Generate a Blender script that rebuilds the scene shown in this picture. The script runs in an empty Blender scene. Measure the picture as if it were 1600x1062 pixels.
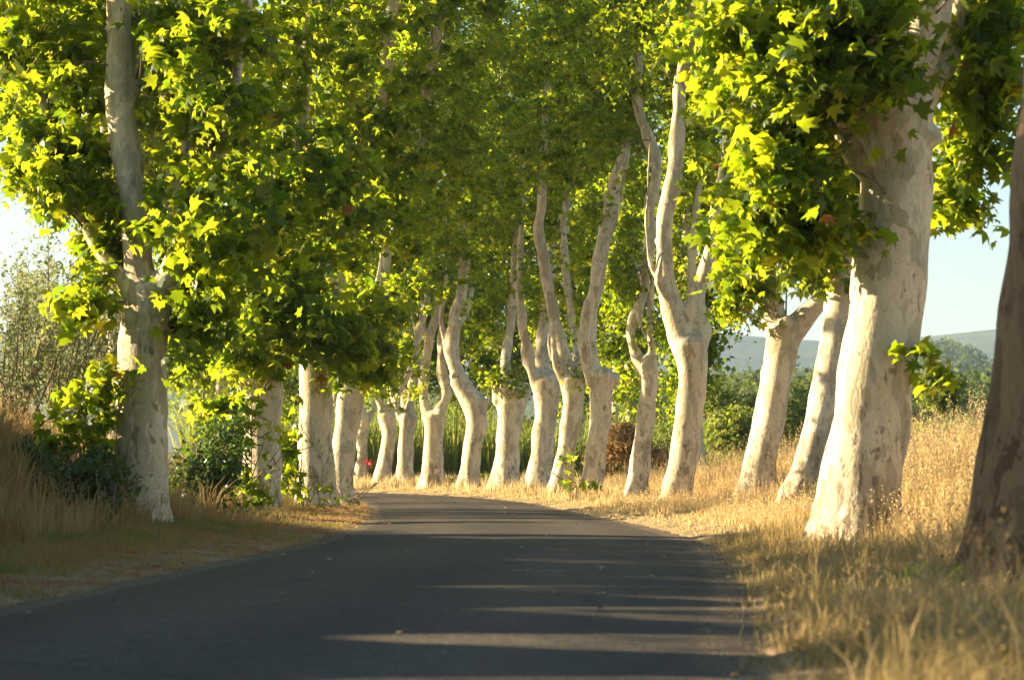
import bpy, math
import numpy as np
from mathutils import Vector

# ------------------------------------------------------------------ camera, sky, sun
S = bpy.context.scene
COL = S.collection
F = 4500.0; CAM_H = 1.0; HOR = 725.0
PITCH = math.atan((HOR - 531.0) / F)
cam = bpy.data.cameras.new('camera'); cam_o = bpy.data.objects.new('camera', cam); COL.objects.link(cam_o)
cam.sensor_width = 36.0; cam.lens = 36.0 * F / 1600.0
cam_o.location = (0, 0, CAM_H); cam_o.rotation_euler = (math.pi / 2 + PITCH, 0, 0)
cam.clip_end = 12000; cam.clip_start = 0.5
cam.dof.use_dof = True; cam.dof.focus_distance = 66.0; cam.dof.aperture_fstop = 3.6
S.camera = cam_o

SUN_EL = math.radians(17.0); SUN_AZ = math.radians(282.0)      # clockwise from +Y
SUN = np.array([math.sin(SUN_AZ) * math.cos(SUN_EL), math.cos(SUN_AZ) * math.cos(SUN_EL), math.sin(SUN_EL)])
w = bpy.data.worlds.new('World'); S.world = w; w.use_nodes = True
nt = w.node_tree; bg = nt.nodes['Background']
sky = nt.nodes.new('ShaderNodeTexSky'); sky.sky_type = 'NISHITA'; sky.sun_disc = False
sky.sun_elevation = SUN_EL; sky.sun_rotation = SUN_AZ; sky.dust_density = 0.8; sky.air_density = 1.0; sky.ozone_density = 1.6
nt.links.new(sky.outputs[0], bg.inputs[0]); bg.inputs[1].default_value = 0.05
sl = bpy.data.lights.new('sun', 'SUN'); sl.energy = 5.0; sl.angle = math.radians(0.5); sl.color = (1.0, 0.80, 0.52)
so = bpy.data.objects.new('sun', sl); COL.objects.link(so)
so.rotation_euler = Vector((-SUN[0], -SUN[1], -SUN[2])).to_track_quat('-Z', 'Y').to_euler()
S.view_settings.view_transform = 'Standard'; S.view_settings.look = 'None'
S.view_settings.exposure = 2.22; S.view_settings.gamma = 1.0

R = np.random.default_rng(7)

# ------------------------------------------------------------------ mapping helpers
def P(px, py, d):
    cx = (px - 800.0) / F; cy = (531.0 - py) / F
    y = math.cos(PITCH) - cy * math.sin(PITCH); z = math.sin(PITCH) + cy * math.cos(PITCH)
    k = d / y
    return np.array([cx * k, d, CAM_H + z * k])
def proj(p):
    x = p[:, 0]; y = p[:, 1]; z = p[:, 2] - CAM_H
    f = y * math.cos(PITCH) + z * math.sin(PITCH); u = -y * math.sin(PITCH) + z * math.cos(PITCH)
    f = np.maximum(f, 0.1)
    return 800 + F * x / f, 531 - F * u / f

def noise2(x, y, s=1.0, seed=0.0):
    x = np.asarray(x) * s + seed; y = np.asarray(y) * s - seed * 1.7
    return (np.sin(x * 1.3 + 1.7 * np.sin(y * 0.7 + 1.1)) + np.sin(y * 1.7 + 1.3 * np.sin(x * 0.9 + 2.3))
            + 0.5 * np.sin(x * 3.1 + y * 2.3 + 0.6) + 0.5 * np.sin(x * 2.1 - y * 3.7 + 4.0)) / 3.0

# ------------------------------------------------------------------ mesh helpers
def tag(o, label=None, cat=None, group=None, kind=None):
    if label: o['label'] = label
    if cat: o['category'] = cat
    if group: o['group'] = group
    if kind: o['kind'] = kind
    return o
def empty(name, loc, label, cat, group=None):
    o = bpy.data.objects.new(name, None); COL.objects.link(o); o.location = [float(v) for v in loc]
    return tag(o, label, cat, group)
def make_mesh(name, verts, faces, mat, parent=None, rnd=None, smooth=False, normals=None):
    verts = np.asarray(verts, np.float32); faces = np.asarray(faces, np.int32)
    if parent is not None:
        verts = verts - np.array(parent.location, np.float32)
    me = bpy.data.meshes.new(name); k = faces.shape[1]; n = len(faces)
    me.vertices.add(len(verts)); me.vertices.foreach_set('co', verts.ravel())
    me.loops.add(n * k); me.loops.foreach_set('vertex_index', faces.ravel())
    me.polygons.add(n); me.polygons.foreach_set('loop_start', np.arange(0, n * k, k, dtype=np.int32))
    me.polygons.foreach_set('loop_total', np.full(n, k, np.int32))
    if smooth: me.polygons.foreach_set('use_smooth', np.ones(n, bool))
    if rnd is not None:
        a = me.attributes.new('rnd', 'FLOAT', 'POINT'); a.data.foreach_set('value', np.asarray(rnd, np.float32))
    me.update(calc_edges=True)
    if normals is not None: me.normals_split_custom_set_from_vertices([tuple(v) for v in normals])
    me.materials.append(mat)
    o = bpy.data.objects.new(name, me); COL.objects.link(o)
    if parent is not None: o.parent = parent
    return o

def catmull(pts, step):
    pts = np.asarray(pts, float); out = []
    n = len(pts)
    for i in range(n - 1):
        p0 = pts[max(i - 1, 0)]; p1 = pts[i]; p2 = pts[i + 1]; p3 = pts[min(i + 2, n - 1)]
        m = max(1, int(np.linalg.norm(p2[:3] - p1[:3]) / step))
        for j in range(m):
            t = j / m
            out.append(0.5 * ((2 * p1) + (-p0 + p2) * t + (2 * p0 - 5 * p1 + 4 * p2 - p3) * t * t + (-p0 + 3 * p1 - 3 * p2 + p3) * t ** 3))
    out.append(pts[-1]); return np.array(out)
def tube(pts, n=10, cap=True, rot=None):
    """pts (m,4) xyz r -> verts, tri faces (closed)"""
    m = len(pts); V = []; Fc = []
    for i in range(m):
        t = pts[min(i + 1, m - 1), :3] - pts[max(i - 1, 0), :3]; t = t / (np.linalg.norm(t) + 1e-9)
        a = np.cross(t, [0.13, 1.0, 0.07]); a /= np.linalg.norm(a) + 1e-9; b = np.cross(t, a)
        th = np.linspace(0, 2 * math.pi, n, endpoint=False)
        rr = pts[i, 3]
        if rot is not None: rr = rr * rot(th, i / (m - 1.0), pts[i])
        rr = np.broadcast_to(rr, (n,))
        V.append(pts[i, :3] + (np.cos(th) * rr)[:, None] * a + (np.sin(th) * rr)[:, None] * b)
    V = np.concatenate(V)
    i = np.arange(m - 1)[:, None] * n; j = np.arange(n)[None, :]; j2 = (j + 1) % n
    a_ = (i + j).ravel(); b_ = (i + j2).ravel(); c_ = (i + n + j2).ravel(); d_ = (i + n + j).ravel()
    Fc = [np.stack([a_, b_, c_], 1), np.stack([a_, c_, d_], 1)]
    if cap:
        c0 = len(V); V = np.vstack([V, pts[0, :3], pts[-1, :3]])
        jj = np.arange(n); k = (jj + 1) % n; o = (m - 1) * n
        Fc += [np.stack([k, jj, np.full(n, c0)], 1), np.stack([o + jj, o + k, np.full(n, c0 + 1)], 1)]
    return V, np.concatenate(Fc)
def join(parts):
    V = []; Fc = []; o = 0
    for v, f in parts: V.append(v); Fc.append(f + o); o += len(v)
    return np.concatenate(V), np.concatenate(Fc)

# ------------------------------------------------------------------ materials
def newmat(name):
    m = bpy.data.materials.new(name); m.use_nodes = True; t = m.node_tree
    for n in list(t.nodes): t.nodes.remove(n)
    out = t.nodes.new('ShaderNodeOutputMaterial')
    return m, t, out
def nd(t, typ, **kw):
    n = t.nodes.new(typ)
    for k, v in kw.items():
        if k.startswith('i_'):
            n.inputs[k[2:].replace('_', ' ')].default_value = v
        else: setattr(n, k, v)
    return n
def ramp(t, src, stops, interp='LINEAR'):
    r = t.nodes.new('ShaderNodeValToRGB'); r.color_ramp.interpolation = interp
    e = r.color_ramp.elements
    while len(e) < len(stops): e.new(0.5)
    for i, (p, c) in enumerate(stops): e[i].position = p; e[i].color = (*c, 1) if len(c) == 3 else c
    t.links.new(src, r.inputs[0]); return r.outputs[0]
def mixc(t, fac, a, b, mode='MIX'):
    m = t.nodes.new('ShaderNodeMix'); m.data_type = 'RGBA'; m.blend_type = mode
    for s, v in ((0, fac), (6, a), (7, b)):
        if hasattr(v, 'links') or hasattr(v, 'is_linked'): t.links.new(v, m.inputs[s])
        else: m.inputs[s].default_value = v if s == 0 else (*v, 1)
    return m.outputs[2]

def leaf_mat(name, stops, tstops, trans=0.45, rough=0.42, spec=0.4):
    m, t, out = newmat(name)
    at = nd(t, 'ShaderNodeAttribute', attribute_name='rnd')
    c = ramp(t, at.outputs['Fac'], stops); tc = ramp(t, at.outputs['Fac'], tstops)
    p = nd(t, 'ShaderNodeBsdfPrincipled', i_Roughness=rough); p.inputs['Specular IOR Level'].default_value = spec
    t.links.new(c, p.inputs['Base Color'])
    tr = nd(t, 'ShaderNodeBsdfTranslucent'); t.links.new(tc, tr.inputs['Color'])
    mx = nd(t, 'ShaderNodeMixShader'); mx.inputs[0].default_value = trans
    t.links.new(p.outputs[0], mx.inputs[1]); t.links.new(tr.outputs[0], mx.inputs[2]); t.links.new(mx.outputs[0], out.inputs[0])
    return m
PLANE = leaf_mat('plane_leaf', [(0, (.022, .055, .012)), (.5, (.04, .085, .013)), (.96, (.09, .13, .015)), (.99, (.16, .13, .03)), (1, (.20, .09, .03))],
                 [(0, (.18, .32, .008)), (.5, (.44, .56, .012)), (.96, (.78, .78, .02)), (.99, (.7, .55, .04)), (1, (.5, .22, .03))], .55)
BRAMBLE = leaf_mat('bramble_leaf', [(0, (.03, .06, .02)), (1, (.07, .11, .03))], [(0, (.10, .2, .02)), (1, (.22, .32, .04))], .35)
PINE = leaf_mat('pine_needle', [(0, (.045, .08, .022)), (1, (.13, .16, .035))], [(0, (.1, .17, .03)), (1, (.28, .32, .04))], .25, .8, .1)
REED = leaf_mat('reed_leaf', [(0, (.06, .10, .02)), (.7, (.14, .18, .04)), (1, (.34, .29, .10))], [(0, (.28, .40, .04)), (1, (.55, .55, .1))], .4, .6, .2)
STRAW = leaf_mat('dry_grass_blade', [(0, (.34, .22, .09)), (.5, (.52, .38, .18)), (.95, (.68, .54, .29)), (1, (.24, .24, .07))],
                 [(0, (.5, .3, .1)), (.5, (.68, .48, .2)), (1, (.75, .6, .28))], .38, .6, .15)
RUST = leaf_mat('russet_grass_blade', [(0, (.19, .115, .05)), (.5, (.33, .215, .095)), (.85, (.45, .33, .15)), (1, (.16, .17, .05))],
                [(0, (.3, .17, .06)), (.5, (.48, .31, .11)), (1, (.5, .40, .15))], .35, .65, .12)
GREENG = leaf_mat('green_grass_blade', [(0, (.09, .11, .035)), (.3, (.20, .18, .065)), (.7, (.34, .25, .11)), (1, (.50, .37, .18))],
                  [(0, (.22, .26, .05)), (.4, (.38, .32, .09)), (1, (.55, .42, .17))], .38, .65, .12)
VERGE = leaf_mat('verge_grass_blade', [(0, (.30, .15, .07)), (.45, (.36, .24, .10)), (.75, (.20, .20, .07)), (1, (.10, .14, .04))],
                 [(0, (.4, .2, .08)), (.5, (.5, .34, .12)), (1, (.25, .32, .06))], .38, .65, .12)
TAMA = leaf_mat('tamarisk_leaf', [(0, (.15, .19, .08)), (1, (.28, .31, .14))], [(0, (.3, .36, .12)), (1, (.48, .52, .2))], .3, .7, .1)
LITTER = leaf_mat('dry_leaf', [(0, (.28, .17, .07)), (1, (.5, .36, .14))], [(0, (.3, .2, .05)), (1, (.4, .3, .08))], .15)
REDL = leaf_mat('red_leaf', [(0, (.35, .02, .02)), (1, (.5, .04, .03))], [(0, (.6, .03, .02)), (1, (.7, .06, .04))], .4)

def bark_mat(name='plane_bark', tint=None):
    m, t, out = newmat(name)
    tc = nd(t, 'ShaderNodeTexCoord'); oi = nd(t, 'ShaderNodeObjectInfo')
    mp = nd(t, 'ShaderNodeMapping'); mp.inputs['Scale'].default_value = (1, 1, .42)
    t.links.new(tc.outputs['Object'], mp.inputs[0])
    n0 = nd(t, 'ShaderNodeTexNoise', noise_dimensions='4D', i_Scale=1.1, i_Detail=3.0)
    n1 = nd(t, 'ShaderNodeTexNoise', noise_dimensions='4D', i_Scale=4.6, i_Detail=4.0, i_Roughness=.6, i_Distortion=.6)
    n2 = nd(t, 'ShaderNodeTexNoise', noise_dimensions='4D', i_Scale=7.5, i_Detail=5.0, i_Roughness=.62, i_Distortion=.9)
    n3 = nd(t, 'ShaderNodeTexNoise', noise_dimensions='4D', i_Scale=30.0, i_Detail=5.0)
    mw = nd(t, 'ShaderNodeMath', operation='MULTIPLY'); mw.inputs[1].default_value = 37.0
    t.links.new(oi.outputs['Random'], mw.inputs[0])
    for n in (n0, n1, n2, n3):
        t.links.new(mp.outputs[0], n.inputs['Vector']); t.links.new(mw.outputs[0], n.inputs['W'])
    base = ramp(t, n0.outputs[0], [(.3, (.53, .45, .30)), (.5, (.66, .57, .39)), (.7, (.55, .48, .33))])
    vd = nd(t, 'ShaderNodeMix', data_type='VECTOR'); vd.inputs[0].default_value = .22
    t.links.new(mp.outputs[0], vd.inputs[4]); t.links.new(n1.outputs[1], vd.inputs[5])
    vo = nd(t, 'ShaderNodeTexVoronoi', voronoi_dimensions='4D', i_Scale=5.5); t.links.new(vd.outputs[1], vo.inputs['Vector']); t.links.new(mw.outputs[0], vo.inputs['W'])
    sc = nd(t, 'ShaderNodeSeparateColor'); t.links.new(vo.outputs['Color'], sc.inputs[0])
    plate = ramp(t, sc.outputs[0], [(0, (1.08, 1.07, 1.04)), (.42, (.96, .96, .95)), (.62, (.80, .80, .72)), (.76, (1.04, 1.0, .95)), (.92, (.62, .56, .46))], 'CONSTANT')
    base = mixc(t, .8, base, plate, 'MULTIPLY')
    olive = ramp(t, n1.outputs[0], [(.52, (0, 0, 0)), (.545, (1, 1, 1))])
    ol = nd(t, 'ShaderNodeMath', operation='MULTIPLY'); ol.inputs[1].default_value = .6; t.links.new(olive, ol.inputs[0])
    c = mixc(t, ol.outputs[0], base, (.36, .32, .21))
    # brown flakes: fewer high up, many near the foot
    sx = nd(t, 'ShaderNodeSeparateXYZ'); t.links.new(tc.outputs['Object'], sx.inputs[0])
    mr = nd(t, 'ShaderNodeMapRange'); mr.inputs[1].default_value = 0.0; mr.inputs[2].default_value = 1.9; mr.inputs[3].default_value = .10; mr.inputs[4].default_value = 0.0
    t.links.new(sx.outputs[2], mr.inputs[0])
    ad = nd(t, 'ShaderNodeMath', operation='ADD'); t.links.new(n2.outputs[0], ad.inputs[0]); t.links.new(mr.outputs[0], ad.inputs[1])
    fl = ramp(t, ad.outputs[0], [(.615, (0, 0, 0)), (.635, (1, 1, 1))])
    fm = nd(t, 'ShaderNodeMath', operation='MULTIPLY'); fm.inputs[1].default_value = .8; t.links.new(fl, fm.inputs[0])
    c = mixc(t, fm.outputs[0], c, (.24, .17, .11))
    g = ramp(t, n3.outputs[0], [(.3, (.86, .85, .84)), (.7, (1.08, 1.07, 1.05))])
    c = mixc(t, 1.0, c, g, 'MULTIPLY')
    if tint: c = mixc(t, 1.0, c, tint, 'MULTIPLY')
    p = nd(t, 'ShaderNodeBsdfPrincipled', i_Roughness=.82); p.inputs['Specular IOR Level'].default_value = .25
    t.links.new(c, p.inputs['Base Color'])
    wv = nd(t, 'ShaderNodeTexWave', wave_type='BANDS', bands_direction='Z', i_Scale=3.2, i_Distortion=9.0, i_Detail=3.0); t.links.new(tc.outputs['Object'], wv.inputs[0])
    wm = nd(t, 'ShaderNodeMath', operation='MULTIPLY_ADD'); wm.inputs[1].default_value = .10; t.links.new(wv.outputs[1], wm.inputs[0]); t.links.new(n3.outputs[0], wm.inputs[2])
    h = nd(t, 'ShaderNodeMath', operation='ADD'); t.links.new(wm.outputs[0], h.inputs[0])
    hm = nd(t, 'ShaderNodeMath', operation='MULTIPLY'); hm.inputs[1].default_value = -1.2; t.links.new(fl, hm.inputs[0]); t.links.new(hm.outputs[0], h.inputs[1])
    b = nd(t, 'ShaderNodeBump'); b.inputs['Strength'].default_value = .55; b.inputs['Distance'].default_value = .02
    t.links.new(h.outputs[0], b.inputs['Height']); t.links.new(b.outputs[0], p.inputs['Normal'])
    t.links.new(p.outputs[0], out.inputs[0]); return m
BARK = bark_mat(); DARKBARK = bark_mat('weathered_brown_bark', (.50, .38, .29))  # second one: same bark multiplied by a dark brown tint, for the right-edge trunk
def plain(name, c1, c2, scale, rough=.9, bump=.4, dist=.03, coord='Object', detail=6.0, extra=None):
    m, t, out = newmat(name); tc = nd(t, 'ShaderNodeTexCoord')
    n = nd(t, 'ShaderNodeTexNoise', i_Scale=scale, i_Detail=detail, i_Roughness=.65); t.links.new(tc.outputs[coord], n.inputs['Vector'])
    c = ramp(t, n.outputs[0], [(.32, c1), (.68, c2)])
    if extra: c = extra(t, tc, c)
    p = nd(t, 'ShaderNodeBsdfPrincipled', i_Roughness=rough); p.inputs['Specular IOR Level'].default_value = .2
    t.links.new(c, p.inputs['Base Color'])
    b = nd(t, 'ShaderNodeBump'); b.inputs['Strength'].default_value = bump; b.inputs['Distance'].default_value = dist
    t.links.new(n.outputs[0], b.inputs['Height']); t.links.new(b.outputs[0], p.inputs['Normal'])
    t.links.new(p.outputs[0], out.inputs[0]); return m
TWIG = plain('twig_bark', (.13, .09, .06), (.26, .2, .14), 12)
def ground_extra(t, tc, c):
    n = nd(t, 'ShaderNodeTexNoise', i_Scale=.35, i_Detail=4.0); t.links.new(tc.outputs['Object'], n.inputs['Vector'])
    f = ramp(t, n.outputs[0], [(.42, (0, 0, 0)), (.62, (1, 1, 1))])
    return mixc(t, f, c, (.24, .17, .085))
GROUND = plain('dry_earth_ground', (.15, .10, .05), (.38, .28, .15), 9.0, extra=ground_extra)
def asphalt():
    m, t, out = newmat('asphalt'); tc = nd(t, 'ShaderNodeTexCoord')
    a = nd(t, 'ShaderNodeTexNoise', i_Scale=48.0, i_Detail=4.0, i_Roughness=.7); b_ = nd(t, 'ShaderNodeTexNoise', i_Scale=.5, i_Detail=4.0)
    mp = nd(t, 'ShaderNodeMapping'); mp.inputs['Scale'].default_value = (1.0, .25, 1); t.links.new(tc.outputs['Object'], mp.inputs[0])
    t.links.new(tc.outputs['Object'], a.inputs['Vector']); t.links.new(mp.outputs[0], b_.inputs['Vector'])
    c = ramp(t, a.outputs[0], [(.3, (.018, .015, .012)), (.5, (.048, .041, .033)), (.72, (.20, .17, .125))])
    g = ramp(t, b_.outputs[0], [(.3, (.78, .78, .78)), (.7, (1.2, 1.17, 1.12))])
    c = mixc(t, 1.0, c, g, 'MULTIPLY')
    m3 = nd(t, 'ShaderNodeTexNoise', i_Scale=6.0, i_Detail=6.0, i_Roughness=.75); t.links.new(tc.outputs['Object'], m3.inputs['Vector'])
    c = mixc(t, 1.0, c, ramp(t, m3.outputs[0], [(.35, (.72, .72, .72)), (.65, (1.3, 1.27, 1.22))]), 'MULTIPLY')
    ln = nd(t, 'ShaderNodeAttribute', attribute_name='rnd'); la = nd(t, 'ShaderNodeMath', operation='MULTIPLY_ADD'); la.inputs[1].default_value = .16
    t.links.new(m3.outputs[0], la.inputs[0]); t.links.new(ln.outputs['Fac'], la.inputs[2])
    c = mixc(t, 1.0, c, ramp(t, la.outputs[0], [(.10, (.86, .85, .84)), (.45, (1.2, 1.17, 1.12)), (.62, (1.15, 1.12, 1.08)), (.8, (.88, .87, .85)), (.97, (.95, .92, .88)), (1.0, (1.9, 1.65, 1.3))]), 'MULTIPLY')
    cd = nd(t, 'ShaderNodeMix', data_type='VECTOR'); cd.inputs[0].default_value = .35; t.links.new(tc.outputs['Object'], cd.inputs[4]); t.links.new(m3.outputs[1], cd.inputs[5])
    cv = nd(t, 'ShaderNodeTexVoronoi', feature='DISTANCE_TO_EDGE', i_Scale=.55); t.links.new(cd.outputs[1], cv.inputs['Vector'])
    c = mixc(t, ramp(t, cv.outputs[0], [(.004, (.7, .7, .7)), (.012, (0, 0, 0))]), c, (.012, .011, .010))
    v = nd(t, 'ShaderNodeTexVoronoi', i_Scale=45.0); t.links.new(tc.outputs['Object'], v.inputs['Vector'])
    p = nd(t, 'ShaderNodeBsdfPrincipled', i_Roughness=.78); p.inputs['Specular IOR Level'].default_value = .3
    t.links.new(c, p.inputs['Base Color'])
    b = nd(t, 'ShaderNodeBump'); b.inputs['Strength'].default_value = .7; b.inputs['Distance'].default_value = .012
    t.links.new(v.outputs[0], b.inputs['Height']); t.links.new(b.outputs[0], p.inputs['Normal'])
    t.links.new(p.outputs[0], out.inputs[0]); return m
ASPH = asphalt()
HILLM = plain('wooded_hill_soil', (.05, .075, .03), (.11, .12, .05), .02, bump=1.0, dist=4.0)

# ------------------------------------------------------------------ road centreline and terrain
CEN = np.array([(-6.5, -45, 2.6), (-4.3, -22, 2.6), (-2.4, 0, 2.6), (-1.47, 13.4, 2.57), (-.83, 22, 2.58), (-.38, 30, 2.6), (-.08, 37, 2.5), (-.2, 47, 2.3), (-.62, 56, 2.15),
                (-1.15, 66, 2.12), (-1.65, 74, 2.12), (-2.2, 79, 2.1), (-2.9, 84, 2.1), (-4.3, 92, 2.1), (-6.6, 100, 2.1), (-9.7, 107, 2.1), (-14.3, 113, 2.1), (-22, 118, 2.1), (-36, 123, 2.1), (-70, 130, 2.1)])
c4 = np.zeros((len(CEN), 4)); c4[:, :2] = CEN[:, :2]; c4[:, 3] = CEN[:, 2]
CL = catmull(c4, 1.0)
CP = CL[:, :2]; CW = CL[:, 3]
def road_dist(x, y):
    """signed distance outside the road edge: side (+1 right/outer, -1 left), dist from edge (negative inside)"""
    x = np.asarray(x, float).ravel(); y = np.asarray(y, float).ravel()
    best = np.full(x.shape, 1e9); side = np.ones(x.shape); hw = np.zeros(x.shape)
    for i in range(len(CP) - 1):
        a = CP[i]; d = CP[i + 1] - a; L2 = d @ d
        t = np.clip(((x - a[0]) * d[0] + (y - a[1]) * d[1]) / L2, 0, 1)
        dx = x - a[0] - t * d[0]; dy = y - a[1] - t * d[1]; q = dx * dx + dy * dy
        m = q < best; best[m] = q[m]; s = np.where(dx * d[1] - dy * d[0] > 0, 1.0, -1.0); side[m] = s[m]; hw[m] = (CW[i] * (1 - t) + CW[i + 1] * t)[m]
    return side, np.sqrt(best) - hw
def sst(a, b, v):
    t = np.clip((v - a) / (b - a), 0, 1); return t * t * (3 - 2 * t)
def gz(x, y):
    sh = np.shape(x); x = np.asarray(x, float).ravel(); y = np.asarray(y, float).ravel()
    side, e = road_dist(x, y)
    edge = e + .10 * noise2(x, y, 2.2) + .05 * noise2(x, y, 7.0, 3)
    z = -0.06 + .085 * sst(-.25, .25, edge) + .03 * sst(.1, .9, edge) * (1 + noise2(x, y, 3.1, 5))
    # right bank
    far = 1 - sst(66, 84, y)
    zr = sst(3.4, 7.5, e) * (.75 * far + .1) + sst(2.6, 4.6, e) * (1 - sst(38, 46, y)) * .3 - sst(9, 30, e) * (1.9) * (1 - .3 * far) + .05 * noise2(x, y, .8, 2) * sst(.8, 3, e)
    # left bank
    zl = (1 - .52 * sst(40, 49, y) - .1 * sst(60, 75, y)) * sst(3.0, 6.2, e) * 2.05 + (1 - .35 * sst(40, 49, y)) * sst(5.6, 9.4, e) * 1.2 - sst(41, 46, y) * sst(9, 15, e) * 1.3 + .16 * noise2(x, y, .6, 9) * sst(2, 5, e)
    zl = zl * (1 - sst(20, 60, e) * .3) + sst(5.2, 8.6, e) * (.80 + .38 * np.sin(y * 1.9 + .6)) * (1 - sst(37, 41, y))  # near out-of-view crest, added and rippled to shade the near road in streaks
    z = z + np.where(side > 0, zr, zl)
    # beyond the bend both sides meet
    return z.reshape(sh)
xs = np.unique(np.concatenate([np.linspace(-3500, -60, 26), np.linspace(-60, -16, 40), np.linspace(-16, -8, 34), np.linspace(-8, 7.5, 150), np.linspace(7.5, 16, 30), np.linspace(16, 60, 40), np.linspace(60, 4200, 30)]))
ys = np.unique(np.concatenate([np.linspace(-400, -30, 12), np.linspace(-30, 10, 60), np.linspace(10, 110, 420), np.linspace(110, 170, 60), np.linspace(170, 7000, 60)]))
GX, GY = np.meshgrid(xs, ys); GZ = gz(GX, GY)
nx = len(xs); ny = len(ys)
ii, jj = np.meshgrid(np.arange(nx - 1), np.arange(ny - 1)); q = (jj * nx + ii).ravel()
g = make_mesh('ground', np.stack([GX.ravel(), GY.ravel(), GZ.ravel()], 1), np.stack([q, q + 1, q + nx + 1, q + nx], 1), GROUND, smooth=True)
tag(g, 'dry straw-coloured earth under the verges', kind='structure')
# road strip
T = np.gradient(CP, axis=0); T /= np.linalg.norm(T, axis=1)[:, None]; N = np.stack([T[:, 1], -T[:, 0]], 1)
offs = np.linspace(-1.12, 1.12, 33); rv = []
for o_ in offs:
    pp = CP + N * (CW * o_)[:, None]; rv.append(np.concatenate([pp, (.035 * (1 - abs(o_) ** 2) - .02)[None].repeat(len(pp))[:, None] if False else np.full((len(pp), 1), .03 * (1 - o_ ** 2))], 1))
rv = np.stack(rv, 1); m_, n_ = rv.shape[:2]; lane = np.broadcast_to(np.abs(offs)[None], (m_, n_))
i, j = np.meshgrid(np.arange(m_ - 1), np.arange(n_ - 1), indexing='ij'); q = (i * n_ + j).ravel()
r_ = make_mesh('road', rv.reshape(-1, 3), np.stack([q, q + 1, q + n_ + 1, q + n_], 1), ASPH, smooth=True, rnd=lane.ravel())
tag(r_, 'narrow grey asphalt lane bending left between the tree rows', kind='structure')

# ------------------------------------------------------------------ leaves
LEAF = np.array([(0, 0, 0), (-.27, -.07, -.02), (-.60, .08, -.12), (-.36, .27, 0), (-.56, .66, -.14), (-.20, .54, 0), (0, 1.02, -.16),
                 (.20, .54, 0), (.56, .66, -.14), (.36, .27, 0), (.60, .08, -.12), (.27, -.07, -.02), (0, .33, .05)])
LEAF_F = np.array([(12, a, (a + 1) % 12) for a in range(12)])
KITE = np.array([(0, 0, 0), (-.46, .38, -.1), (-.12, .60, .0), (0, 1, -.1), (.12, .6, .0), (.46, .38, -.1)])
KITE_F = np.array([(0, 2, 1), (0, 4, 2), (0, 5, 4), (2, 4, 3)])
OVAL = np.array([(0, 0, 0), (-.3, .45, .06), (0, 1, -.06), (.3, .45, .06)]); OVAL_F = np.array([(0, 3, 1), (3, 2, 1)])
def leaves(c, size, up=.7, shape='kite', rng=R, droop=.5):
    n = len(c); L, Fc = {'leaf': (LEAF, LEAF_F), 'kite': (KITE, KITE_F), 'oval': (OVAL, OVAL_F)}[shape]
    nrm = rng.normal(size=(n, 3)); nrm /= np.linalg.norm(nrm, axis=1)[:, None]; nrm[:, 2] = np.abs(nrm[:, 2]) * .6; nrm[:, 2] += up
    nrm /= np.linalg.norm(nrm, axis=1)[:, None]
    d = rng.normal(size=(n, 3)); d[:, 2] -= droop
    d -= (d * nrm).sum(1)[:, None] * nrm; d /= np.linalg.norm(d, axis=1)[:, None]
    s = np.cross(d, nrm); sz = size * rng.uniform(.42, 1.3, n); wx = rng.uniform(.72, 1.12, n); cz = rng.uniform(-.3, 2.6, n)
    c = c - d * (sz * .4)[:, None]
    V = c[:, None, :] + sz[:, None, None] * (L[None, :, 0:1] * wx[:, None, None] * s[:, None] + L[None, :, 1:2] * d[:, None] + L[None, :, 2:3] * cz[:, None, None] * nrm[:, None])
    k = len(L); Fa = (Fc[None] + (np.arange(n) * k)[:, None, None]).reshape(-1, 3)
    return V.reshape(-1, 3), Fa, k
CLEAR = []     # (d, polyline px, half widths) limbs that stay readable in front of foliage
ROADLIT = []
LIT = []       # world points the low sun reaches
def cull_clear(c, own, prob, rng):
    if not CLEAR: return np.ones(len(c), bool)
    u, v = proj(c); keep = np.ones(len(c), bool); rr = rng.random(len(c))
    for d, pts in CLEAR:
        near = c[:, 1] < d + .4
        for a, b in zip(pts[:-1], pts[1:]):
            dx, dy = b[0] - a[0], b[1] - a[1]; L2 = dx * dx + dy * dy
            t = np.clip(((u - a[0]) * dx + (v - a[1]) * dy) / L2, 0, 1)
            q = np.hypot(u - a[0] - t * dx, v - a[1] - t * dy)
            keep &= ~((q < (a[2] + (b[2] - a[2]) * t) * .55 + 4) & near & (rr < prob))
    return keep
def cull_sun(c, rad, prob, rng):
    """leave open the gaps through which low sun reaches the listed points"""
    keep = np.ones(len(c), bool); rr = rng.random(len(c))
    for p in LIT:
        v = c - p; t = v @ SUN; q = np.linalg.norm(v - t[:, None] * SUN, axis=1)
        keep &= ~((q < rad) & (t > 1.5) & (rr < prob))
    for p in (ROADLIT if prob > .5 else []):
        v = c - p; t = v @ SUN; q = np.linalg.norm(v - t[:, None] * SUN, axis=1)
        keep &= ~((q < rad * 1.25) & (t > 1.5) & (rr < .93))
    return keep
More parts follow.
